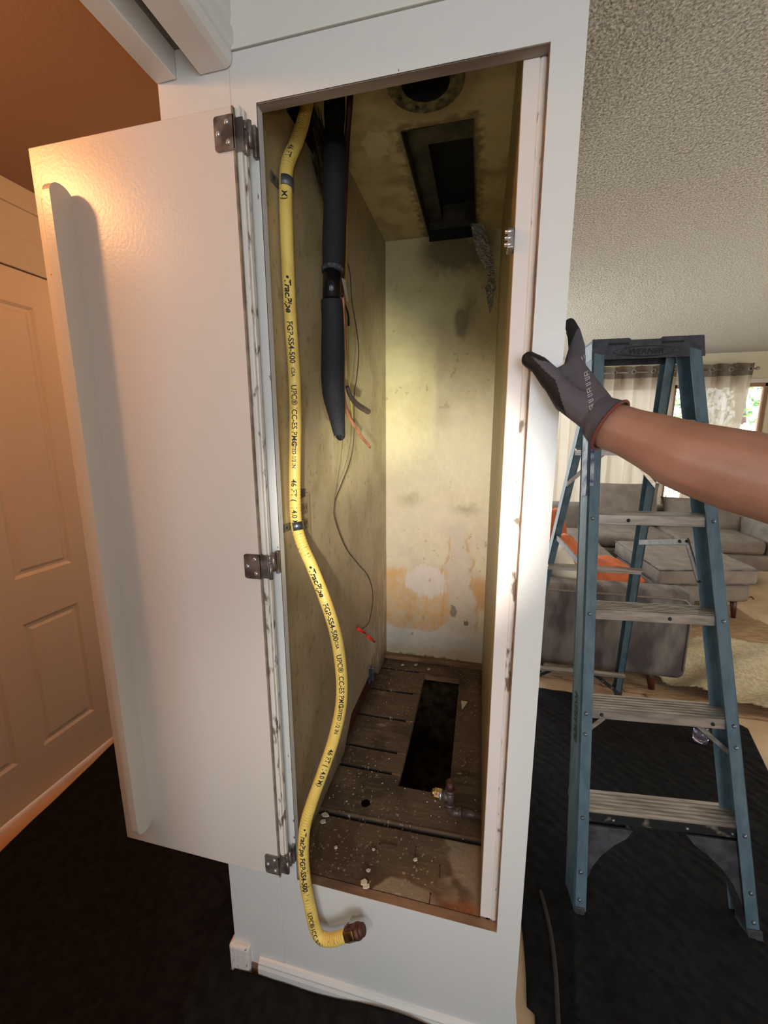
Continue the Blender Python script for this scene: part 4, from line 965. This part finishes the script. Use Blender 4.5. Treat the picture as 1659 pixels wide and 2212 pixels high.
# pipe straps
def strap(px_, py_, m, label):
    c = at(px_, py_, 0, HXL); t = thing('pipe_strap', (IL, c.y, c.z), label, 'pipe strap', None)
    s0 = s_at(py_); i = int(np.searchsorted(HLn, s0)); T = hF[i][0]
    bm = B(); e = Vector((1, 0, 0)); f = T.cross(e).normalized(); e = f.cross(T).normalized()
    n = 14; w = .010
    for k in range(n):
        a0, a1 = math.radians(-100+200*k/n), math.radians(-100+200*(k+1)/n)
        q = []
        for rr_ in (.0150, .0165):
            for a in (a0, a1):
                for sg in (-w, w): q.append(bm.verts.new(c+(e*math.cos(a)+f*math.sin(a))*rr_+T*sg))
        bm.faces.new((q[4], q[5], q[7], q[6])); bm.faces.new((q[0], q[1], q[3], q[2])); bm.faces.new((q[0], q[2], q[6], q[4])); bm.faces.new((q[1], q[3], q[7], q[5]))
    for a in (-100,):
        pass
    obj('band', bm, m, t, True)
    for sg, mat_ in ((-1, m),):
        base = Vector((IL+.002, c.y+sg*.036, c.z-.009)); bm = B(); box(bm, base, base+Vector((.0018, .030, .018)), .0005); obj('ear', bm, m, t)
        bm = B(); cyl(bm, (IL+.0035, c.y-.025, c.z), (IL+.0045, c.y-.025, c.z), .0035, 10); obj('hole', bm, M['ink'], t)
strap(617, 398, mat('dull_grey_strap', (104, 108, 114), .5, metal=.6), 'dull grey pipe strap, the upper one holding the yellow hose')
strap(641, 1136, M['steel'], 'shiny galvanised pipe strap, the lower one holding the yellow hose')

# ================================================================== INSULATED LINE SET AND TUBES
PX = -.372
ip = thing('insulated_pipe', at(722, 600, 0, PX), 'thick black foam insulated pipe hanging from the closet ceiling, cut off at the bottom', 'pipe')
a = [at(722, 120, 0, PX), at(723, 215, 0, PX), at(722, 330, 0, PX)]
bm = B(); tube(bm, a, lambda L, t: .0245+.0012*math.sin(L*70), seg=24); obj('wrap', bm, M['foamtop'], ip, True, label='dull black rubber wrapped upper length')
b1 = [at(722, 325, 0, PX), at(721, 420, 0, PX), at(721, 500, 0, PX), at(718, 592, 0, PX)]
bm = B(); tube(bm, b1, lambda L, t: .0262+.0012*math.sin(L*40), seg=24); obj('insulation', bm, M['foam'], ip, True)
c1_ = [at(717, 588, 0, PX), at(716, 650, 0, PX)]
bm = B(); tube(bm, c1_, .0222, seg=24); obj('tape_band', bm, M['tape'], ip, True)
bm = B(); q = at(718, 587, 0, PX); q2 = at(718, 579, 0, PX); tube(bm, [q, q2], lambda L, t: .0265+.0008*t, seg=24); obj('frayed_collar', bm, mat('grey_scuffed_foam', (92, 92, 98), .8, var=1, col2=(40, 40, 44), vscale=150, detail=6), ip, True)
d1_ = [at(716, 648, 0, PX), at(719, 700, 0, PX), at(719, 760, 0, PX), at(719, 830, 0, PX), at(725, 880, 0, PX), at(733, 938, 0, PX)]
def rl(L, t): return .0258+.0035*math.sin(min(1, t*1.15)*math.pi)-.010*max(0, t-.72)/.28
bm = B(); P_, FRm = tube(bm, d1_, rl, seg=24, cap=False)
bm.verts.ensure_lookup_table(); nring = 24
for v in bm.verts[-nring:]: v.co.z += random.uniform(-.012, .008)
obj('insulation', bm, M['foam'], ip, True); 
bm = B(); e_ = P_[-1]; tube(bm, [e_+Vector((0, 0, .03)), e_+Vector((.002, 0, -.008))], lambda L, t: .013-.002*t, seg=14); sphere(bm, e_+Vector((.004, -.004, -.006)), .011); obj('frayed_end', bm, M['foamtop'], ip, True)
CXp = -.362
ctb = thing('copper_tube', at(743, 700, 0, CXp), 'bare copper tube hanging beside the black insulated pipe, its cut end bent right', 'tube')
bm = B(); tube(bm, [at(757, 195, 2, 2.32)+Vector((0, 0, .03)), at(756, 215, 2, 2.29), at(750, 300, 0, CXp+.004), at(746, 400, 0, CXp), at(741, 540, 0, CXp), at(738, 640, 0, CXp)], lambda L, t: .0078-.0022*t, seg=12); obj('upper_length', bm, M['copperdark'], ctb, True)
bm = B(); tube(bm, [at(740, 600, 0, CXp), at(743, 700, 0, CXp), at(742, 780, 0, CXp), at(742, 840, 0, CXp), at(748, 885, 0, CXp), at(762, 915, 0, CXp), at(780, 942, 0, CXp), at(799, 966, 0, CXp)], .0048, seg=12); obj('lower_length', bm, M['copper'], ctb, True)
bm = B(); tube(bm, [at(750, 835, 0, -.378), at(757, 855, 0, -.375), at(772, 874, 0, -.37), at(795, 889, 0, -.366)], lambda L, t: .0058+.0035*min(1, t*1.6), seg=14)
tag(obj('rubber_tube', bm, M['darktube'], smooth=True), 'short dark brown rubber tube sticking out behind the copper tube', 'tube')
bm = B(); tube(bm, [at(746, 380, 0, -.39), at(749, 520, 0, -.39), at(748, 640, 0, -.385), at(751, 760, 0, -.385), at(756, 850, 0, -.385), at(762, 905, 0, -.385)], lambda L, t: .0038-.001*t, seg=10)
tag(obj('drain_tube', bm, M['olive'], smooth=True), 'thin yellowed tube hanging between the black pipe and the closet wall', 'tube')
bm = B(); tube(bm, [at(741, 630, 0, -.37), at(745, 655, 0, -.36), at(752, 680, 0, -.36), at(753, 704, 0, -.362)], lambda L, t: .0018+.0012*t, seg=8)
tag(obj('cable', bm, M['foamtop'], smooth=True), 'short stub of glossy black cable beside the tape band', 'cable')
bm = B(); q = at(738, 600, 0, -.352)
for k in range(6):
    a = q+Vector((.0015*k, .001*k, -.008*k)); obox(bm, a, Vector((.008-.0006*k, .004, -.004)), Vector((.001, .002, 0)), Vector((.001, 0, -.010)))
tag(obj('tape_tail', bm, mat('dusty_tan_tape', (130, 116, 96), .7)), 'loose tan tape tail peeling off beside the black pipe', 'tape')
w1 = [(741, 500, -.392), (745, 545, -.40), (756, 590, -.40), (760, 650, -.40), (770, 710, -.405), (775, 760, -.41), (770, 820, -.41), (765, 855, -.412), (764, 950, -.415), (755, 1000, -.42), (738, 1045, -.425), (722, 1090, -.428), (726, 1130, -.428), (748, 1185, -.428), (775, 1220, -.428), (795, 1245, -.428), (805, 1280, -.428), (803, 1315, -.428), (796, 1346, -.428), (783, 1358, -.428)]
wr = thing('control_wire', at(722, 1090, 0, -.428), 'thin brown low voltage wire curling down the left closet wall', 'wire')
bm = B(); tube(bm, [at(*q[:2], 0, q[2]) for q in w1], .0017, seg=8); obj('strand', bm, M['wire'], wr, True)
bm = B(); tube(bm, [at(742, 940, 0, -.40), at(735, 1000, 0, -.42), at(726, 1055, 0, -.427), at(722, 1088, 0, -.428)], .0008, seg=6); obj('strand', bm, M['wire'], wr, True)
def wirenut(px_, py_, qx, qy, label):
    a, b = at(px_, py_, 0, -.425), at(qx, qy, 0, -.420); t = thing('wire_nut', a, label, 'wire nut', 'orange wire nuts at the end of the wire')
    bm = B(); tube(bm, [a, b], lambda L, t_: .0068-.0022*t_, seg=16); obj('body', bm, M['nut'], t, True)
    bm = B(); d = (b-a).normalized(); e = d.orthogonal().normalized(); f = d.cross(e)
    for k in range(8):
        an = k*math.pi/4; o2 = (e*math.cos(an)+f*math.sin(an)); tube(bm, [a.lerp(b, .35)+o2*.0060, b+o2*.0044], .0008, seg=5)
    obj('grip_ribs', bm, M['nut'], t)
wirenut(773, 1358, 788, 1367, 'orange wire nut on the end of the brown wire, the left one')
wirenut(794, 1374, 809, 1386, 'orange wire nut lower right of the one on the wire end')
# painted-over outlet
oc = at(656, 1105, 0, IL+.003)
ol = thing('electrical_outlet', oc, 'painted over duplex outlet on the left closet wall, half behind the yellow hose', 'outlet')
bm = B(); prism(bm, rr(-.035, .035, -.057, .057, .004), lambda y_, z_, d: Vector((IL+d, oc.y+y_, oc.z+z_-.012)), .0, .005); obj('cover_plate', bm, M['outletp'], ol)
for dz in (.019, -.021):
    bm = B(); prism(bm, rr(-.016, .016, -.014, .014, .007), lambda y_, z_, d: Vector((IL+d, oc.y+y_, oc.z+z_-.012+dz)), .004, .0072); r_ = obj('receptacle', bm, M['outletr'], ol)
    bm = B()
    for yy in (-.007, .006): box(bm, (IL+.007, oc.y+yy, oc.z-.012+dz-.001), (IL+.0078, oc.y+yy+.0025, oc.z-.012+dz+.009))
    cyl(bm, (IL+.007, oc.y, oc.z-.012+dz-.008), (IL+.0078, oc.y, oc.z-.012+dz-.008), .002, 8); obj('slots', bm, M['ink'], r_)
bm = B(); box(bm, (IL+.0045, oc.y-.02, oc.z+.038), (IL+.0065, oc.y+.008, oc.z+.058), .002); obj('chipped_hole', bm, M['darktube'], ol)
# galvanised angle at the broken plaster
bm = B(); q = at(799, 1440, 0, IL); box(bm, (IL-.002, q.y-.02, q.z-.075), (IL+.004, q.y+.012, q.z+.005), .001); box(bm, (IL+.004, q.y+.009, q.z-.075), (IL+.016, q.y+.012, q.z-.012), .001)
tag(obj('metal_bracket', bm, M['steel']), 'small galvanised metal bracket low on the left closet wall near the floor', 'bracket')
# hole in the left wall near the ceiling with torn edges
hl = thing('wall_cavity_lining', (IL-.03, .3, 2.25), 'torn blackened foil and paper in the hole at the top of the left closet wall', 'lining')
bm = B(); box(bm, (IL-.0115, .06, 2.0), (IL-.0095, .55, 2.315)); obj('cavity', bm, M['void'], hl)
bm = B()
random.seed(5)
for k in range(70):
    y = .30+.13*random.random(); z = 2.13+.17*random.random(); a = Vector((IL+.004+.014*random.random(), y, z))
    d1, d2 = Vector((.008*random.random(), .03*random.random(), -.03-.03*random.random())), Vector((.012*random.random(), -.02-.02*random.random(), -.012*random.random()))
    vs = [bm.verts.new(v) for v in (a, a+d1, a+d1+d2*.6, a+d2)]; bm.faces.new(vs)
obj('torn_foil', bm, M['collar'], hl)

# ================================================================== CEILING OPENINGS, FOIL
fc = thing('flue_collar', (FLX, FLY, IZ), 'corroded round metal flue collar in the closet ceiling above the duct', 'flue collar')
def ring(bm, c, r0, r1, z0, z1, n=48):
    q = []
    for k in range(n):
        a = 2*math.pi*k/n; q.append([bm.verts.new((c[0]+r*math.cos(a), c[1]+r*math.sin(a), z)) for r, z in ((r0, z0), (r1, z0), (r1, z1), (r0, z1))])
    for k in range(n):
        A, Bq = q[k], q[(k+1) % n]
        for j in range(4): bm.faces.new((A[j], A[(j+1) % 4], Bq[(j+1) % 4], Bq[j]))
bm = B(); ring(bm, (FLX, FLY), FLR-.001, .092, IZ-.003, IZ-.0005); obj('flange', bm, M['collar'], fc)
bm = B(); ring(bm, (FLX, FLY), FLR-.001, FLR+.002, IZ-.002, IZ+.3); obj('pipe', bm, M['ductin'], fc, True)
bm = B(); cyl(bm, (FLX, FLY, IZ+.26), (FLX, FLY, IZ+.27), FLR+.002, 32); obj('pipe_end', bm, M['ductin'], fc)
for a in (-155, -115, -75, -30, 20, 160):
    ca, sa = math.cos(math.radians(a)), math.sin(math.radians(a)); bm = B(); r_ = .074
    cyl(bm, (FLX+r_*ca, FLY-r_*sa, IZ-.0045), (FLX+r_*ca, FLY-r_*sa, IZ-.003), .0055, 10); obj('bolt_hole', bm, M['ink'] if a in (-155, 20, -115) else M['collar'], fc)
dc = thing('air_duct', ((DX0+DX1)/2, .8, IZ), 'open rectangular metal duct, black with soot, in the closet ceiling', 'duct')
bm = B(); t = .0015; zt_ = IZ+.11
box(bm, (DX0-t, DY0, IZ-.004), (DX0, DY1, zt_)); box(bm, (DX1, DY0, IZ-.004), (DX1+t, DY1, zt_)); box(bm, (DX0, DY1, IZ-.020), (DX1, DY1+t, zt_)); box(bm, (DX0, DY0-t, IZ-.002), (DX1, DY0, zt_)); obj('sleeve', bm, M['duct'], dc)
bm = B(); box(bm, (DX0, DY0, IZ+.05), (DX1, .64, IZ+.052)); box(bm, (DX0, .64, IZ+.05), (DX0+.055, DY1, IZ+.052)); obj('inner_flange', bm, M['duct'], dc)
bm = B(); box(bm, (DX0+.0545, .6395, IZ+.052), (DX0+.0555, DY1, zt_)); box(bm, (DX0, DY0, zt_), (DX1, DY1, zt_+.002)); obj('throat', bm, M['ductin'], dc)
bm = B(); box(bm, (DX0+.002, DY1-.004, IZ-.022), (DX1+.002, DY1-.001, IZ+.02)); obj('rear_flange', bm, M['ductin'], dc)
fo = thing('foil_tape', at(1035, 490, 1, .95), 'crumpled strip of foil tape hanging from the right side of the duct', 'tape')
pts = [(1030, 482), (1036, 510), (1044, 540), (1052, 560), (1058, 580), (1062, 600), (1060, 622), (1058, 640), (1060, 660), (1058, 678)]
ww = [12, 14, 15, 14, 8, 7, 12, 9, 5, 1]
random.seed(11)
for i0, i1, nm, mm in ((0, 5, 'flat_length', 'foil'), (5, 9, 'crumpled_length', 'foil')):
    bm = B(); rows_ = []
    for i in range(i0, i1):
        for k in range(6):
            t = k/6; x = pts[i][0]*(1-t)+pts[i+1][0]*t; y = pts[i][1]*(1-t)+pts[i+1][1]*t; w = ww[i]*(1-t)+ww[i+1]*t
            c = at(x, y, 1, .94-.0*i); s_ = w/560
            tw = (.0 if i < 5 else 1)*random.uniform(-1, 1)
            row = []
            for j in range(5):
                u = j/4*2-1; row.append(bm.verts.new(c+Vector((u*s_*math.cos(tw), u*s_*math.sin(tw)+.004*random.uniform(-1, 1), .003*random.uniform(-1, 1)))))
            rows_.append(row)
    for A, Bq in zip(rows_, rows_[1:]):
        for j in range(4): bm.faces.new((A[j], A[j+1], Bq[j+1], Bq[j]))
    o = obj(nm, bm, M[mm], fo); md = o.modifiers.new('s', 'SOLIDIFY'); md.thickness = .0012

# ================================================================== PIPE FITTING ON THE CLOSET FLOOR
pf = thing('gas_pipe_stub', at(975, 1740, 2, FZ), 'painted iron gas pipe stub with tee and brass plug beside the floor hole', 'pipe')
tc = at(972, 1722, 2, FZ+.055)   # tee centre
up = Vector((0, 0, 1)); lt = Vector((-1, .12, 0)).normalized()
bm = B(); cyl(bm, tc-up*.020, tc+up*.022, .0135, 20); cyl(bm, tc, tc+lt*.024, .0135, 20); obj('tee', bm, M['ironpipe'], pf, True)
bm = B(); cyl(bm, tc+up*.020, tc+up*.028, .0155, 24); cyl(bm, tc-up*.026, tc-up*.019, .0155, 24); obj('bead', bm, M['ironpipe'], pf, True)
bm = B(); cyl(bm, tc+up*.026, tc+up*.052, .0128, 20); sphere(bm, tc+up*.052, .0128, (1, 1, .45), 16, 8); obj('cap', bm, M['pipered'], pf, True)
bm = B(); cyl(bm, tc+lt*.024, tc+lt*.031, .015, 24); obj('steel_ring', bm, M['screw'], pf, True)
bm = B(); tube(bm, [tc+lt*.031, tc+lt*.046], .0145, seg=6, smooth=False); cyl(bm, tc+lt*.046, tc+lt*.056, .012, 16, .010); obj('brass_plug', bm, mat('bright_brass', (196, 160, 96), .3, metal=.9, var=1, col2=(90, 52, 44), vscale=70), pf)
ec = tc-up*.036
bm = B(); tube(bm, [tc-up*.024, ec-up*.002, ec+Vector((.012, .0, -.013)), ec+Vector((.034, .002, -.013))], .0125, seg=18); cyl(bm, ec+Vector((.026, .002, -.013)), ec+Vector((.036, .002, -.013)), .0150, 20); obj('elbow', bm, M['ironpipe'], pf, True)
bm = B(); cyl(bm, ec+Vector((.036, .002, -.013)), (IR+.0, ec.y+.004, ec.z-.012), .0105, 16); obj('pipe', bm, M['ironpipe'], pf, True)
# debris on the boards (nobody could count it)
random.seed(21); bm = B()
def chip(c, s, h=.002):
    n = random.randint(4, 6); vs = []; a0 = random.random()*6.28
    for k in range(n):
        a = a0+6.283*k/n; r = s*random.uniform(.5, 1); vs.append((c.x+r*math.cos(a), c.y+r*math.sin(a)*.7))
    prism(bm, vs, lambda x_, y_, d: Vector((x_, y_, c.z+d+.25*(x_-c.x))), .0, h)
for k in range(110):
    x = random.uniform(IL+.01, IR-.01); y = random.choice([random.uniform(.03, 1.05), random.uniform(.6, 1.08), random.uniform(.2, .4)])
    if HX0-.004 < x < HX1+.004 and HY0-.004 < y < HY1+.004: continue
    if math.hypot(x-HOLE2.x, y-HOLE2.y) < .018: continue
    chip(Vector((x, y, FZ+.002)), random.choice([.0012, .0015, .002, .003]))
for px_, py_, s in ((870, 1437, .010), (898, 1437, .013), (926, 1446, .010), (725, 1832, .008), (806, 1836, .006), (897, 1858, .007), (795, 1882, .007), (702, 1762, .016), (697, 1776, .012), (765, 1600, .0), (787, 1908, .014), (791, 1916, .010)):
    if s: chip(at(px_, py_, 2, FZ+.004), s, .004)
tag(obj('debris', bm, M['scrap'], smooth=False), 'pale plaster crumbs and chips scattered over the closet floorboards', 'debris', None, 'stuff')
bm = B(); q = [at(x_, y_, 2, FZ+.004) for x_, y_ in ((996, 1514), (1010, 1516), (1005, 1525), (998, 1534))]
vs = [bm.verts.new(v) for v in q]; bm.faces.new(vs); r = bmesh.ops.extrude_face_region(bm, geom=bm.faces[:]); bmesh.ops.translate(bm, verts=[e for e in r['geom'] if isinstance(e, bmesh.types.BMVert)], vec=(0, 0, .0015))
tag(obj('paper_scrap', bm, M['scrap']), 'torn white scrap lying on the board right of the floor hole', 'scrap')
# nails standing in the front board
for (x0_, y0_, x1_, y1_), lb in zip(((899, 1830, 897, 1847), (950, 1870, 950, 1895), (930, 1931, 927, 1952)), ('rusty nail in the front floorboard, the one farthest back', 'rusty nail in the middle of the front floorboard', 'thick rusty nail nearest the closet sill')):
    a = at(x1_, y1_, 2, FZ); b = at(x0_, y0_, 1, a.y+.003); bm = B(); cyl(bm, a-Vector((0, 0, .002)), b, .0012, 8); cyl(bm, b, b+Vector((0, 0, .001)), .0028, 8); tag(obj('nail', bm, M['copperdark']), lb, 'nail', 'nails in the front floorboard')
bm = B(); a = at(820, 1823, 2, FZ+.001); b = at(856, 1828, 2, FZ+.001); tube(bm, [a-Vector((0, 0, .003)), a+Vector((0, 0, .003)), b+Vector((0, 0, .003)), b-Vector((0, 0, .003))], .0015, step=.004, seg=8)
tag(obj('staple', bm, M['copperdark']), 'rusty staple set flat in the front floorboard', 'staple')

# ================================================================== PERSON: gloved hand and forearm
pe = thing('person', dep(1400, 960, .58), 'person reaching in from the right, bare forearm and gloved hand gripping the closet edge', 'person')
def capsules(segs, voxel, name):
    """a continuous skin grown over tapered limbs"""
    bm = B()
    for (a, ra, b, rb) in segs:
        n = max(2, int((b-a).length/.006))
        for k in range(n+1):
            t = k/n; c = a.lerp(b, t); r = ra+(rb-ra)*t
            bmesh.ops.create_icosphere(bm, subdivisions=2, radius=r, matrix=Matrix.Translation(c))
    me = bpy.data.meshes.new(name); bm.to_mesh(me); bm.free()
    o = bpy.data.objects.new(name, me); C.objects.link(o)
    md = o.modifiers.new('r', 'REMESH'); md.mode = 'VOXEL'; md.voxel_size = voxel
    md = o.modifiers.new('s', 'SMOOTH'); md.iterations = 30 if name == 'arm' else 7; md.factor = .5
    me2 = bpy.data.meshes.new_from_object(o.evaluated_get(bpy.context.evaluated_depsgraph_get()))
    bpy.data.objects.remove(o); return me2
J = lambda x, y, t: dep(x, y, t)
K = lambda px_, t: px_*t/F
wrist = J(1300, 905, .635); cuff = J(1318, 920, .625)
fa = [(J(1308, 912, .632), .030), (cuff, K(52, .625)), (J(1365, 937, .607), K(54, .607)), (J(1420, 958, .59), K(64, .59)), (J(1480, 985, .57), K(76, .57)), (J(1540, 1003, .553), K(84, .553)), (J(1610, 1022, .535), K(92, .535)), (J(1690, 1042, .515), K(96, .515)), (J(1800, 1085, .50), K(92, .50)), (Vector((.62, -.74, 1.36)), .054), (Vector((.78, -1.02, 1.40)), .060), (Vector((.90, -1.28, 1.44)), .066)]
segs = [(fa[i][0], fa[i][1], fa[i+1][0], fa[i+1][1]) for i in range(len(fa)-1)]
me = capsules(segs, .0032, 'arm'); obj('arm', me, M['skin'], pe, True, label='bare tan forearm')
tip = J(1143, 776, .688); ip_ = J(1165, 789, .680); mcp = J(1192, 820, .672); cmc = J(1226, 862, .660)
im = J(1240, 795, .700); ipp = J(1246, 752, .735); idp = J(1240, 720, .765); it = J(1231, 699, .79)
G = [(tip, .0132, ip_, .0150), (ip_, .0150, mcp, .0188), (mcp, .0170, cmc, .0225), (cmc, .0225, wrist, .0290),
     (wrist, .0300, im, .0175), (mcp, .014, im, .0150), (cmc, .020, im, .0165), (im, .0185, ipp, .0145), (ipp, .0145, idp, .0125), (idp, .0125, it, .0105),
     (wrist, .0300, J(1318, 920, .625), K(55, .625))]
# middle, ring and little finger lie along the outer face of the wall, behind the index finger
for dx, dy, dt, sc in ((6, 14, .022, 1.0), (10, 32, .044, .93), (14, 54, .066, .80)):
    m0 = J(1242+dx, 800+dy, .700+dt); m1 = J(1244+dx, 758+dy, .740+dt); m2 = J(1236+dx, 726+dy, .772+dt); m3 = J(1226+dx, 704+dy, .797+dt)
    G += [(wrist, .026, m0, .0150*sc), (m0, .0150*sc, m1, .0110*sc), (m1, .0110*sc, m2, .0100*sc), (m2, .0100*sc, m3, .0086*sc)]
me = capsules(G, .0022, 'glove')
axd = (J(1365, 937, .607)-wrist).normalized(); cpos = J(1318, 920, .625)
_b = B(); _b.from_mesh(me); bmesh.ops.bisect_plane(_b, geom=_b.verts[:]+_b.edges[:]+_b.faces[:], plane_co=cpos, plane_no=axd, clear_outer=True); _b.to_mesh(me); _b.free()
gl = obj('glove', me, [M['glovegrey'], M['gloveblack']], pe, True, label='grey knit work glove with black coated palm, thumb and fingers')
def inpoly(x, y, P_):
    c = False; n = len(P_)
    for i in range(n):
        x0_, y0_ = P_[i]; x1_, y1_ = P_[i-1]
        if (y0_ > y) != (y1_ > y) and x < (x1_-x0_)*(y-y0_)/(y1_-y0_)+x0_: c = not c
    return c
grey = [(1146, 768), (1165, 778), (1190, 783), (1214, 768), (1232, 745), (1246, 712), (1300, 690), (1420, 840), (1310, 1010), (1231, 918), (1215, 870), (1200, 822), (1172, 796)]
for p_ in gl.data.polygons:
    x, y = pix(p_.center); p_.material_index = 0 if inpoly(x, y, grey) else 1
bm = B(); tube(bm, [Vector((.70, -.88, 1.38)), Vector((.80, -1.05, 1.40)), Vector((.93, -1.32, 1.44))], lambda L, t: .076+.012*t, seg=24, step=.02); obj('sleeve', bm, mat('dark_work_shirt', (54, 58, 66), .9), pe, True)
axis = (cuff-wrist).normalized(); axd = (J(1365, 937, .607)-wrist).normalized()
# ribbed cuff: fine rings round the wrist
e1 = axd.orthogonal().normalized(); e2 = axd.cross(e1)
bm = B(); cpos = J(1318, 920, .625); rad = K(56.5, .625)
tube(bm, [cpos+(e1*math.cos(a)+e2*math.sin(a))*rad for a in [i*2*math.pi/28 for i in range(29)]], .0024, step=.004, seg=8)
obj('cuff_hem', bm, M['hem'], gl, True, label='red-brown overlocked hem')
bm = B()
for k in range(15):
    t = k/15; c = wrist.lerp(cpos, t*.98)+axd*(-.012*(1-t)); rad = .0306+.0085*t+.0006
    if k > 0: tube(bm, [c+(e1*math.cos(a)+e2*math.sin(a))*rad for a in [i*2*math.pi/24 for i in range(25)]], .0009, step=.006, seg=5)
obj('cuff_ribs', bm, M['glovegrey'], gl, True)
# pale printing down the back of the hand
bm = B(); random.seed(4)
from mathutils.bvhtree import BVHTree
bv = BVHTree.FromPolygons([v.co for v in gl.data.vertices], [p_.vertices for p_ in gl.data.polygons])
def hand_pt(px_, py_):
    d = (dep(px_, py_, 1)-CAM).normalized(); h = bv.ray_cast(CAM, d)
    return (h[0]-d*.0008) if h[0] else None
for k in range(11):
    y0_ = 770+k*12; x0_ = 1256+k*1.9
    for (dx0, dy0, dx1, dy1) in ((0, 0, 9, -5), (1, 4, 10, -1), (9, -5, 10, -1)) if k % 3 else ((0, 0, 9, -5), (0, 0, 2, 7), (2, 7, 11, 2), (5, -3, 7, 4)):
        a, b = hand_pt(x0_+dx0, y0_+dy0), hand_pt(x0_+dx1, y0_+dy1)
        if a and b and (a-b).length < .02: cyl(bm, a, b, .0006, 5)
obj('printed_mark', bm, mat('pale_print', (190, 186, 190), .8), gl)
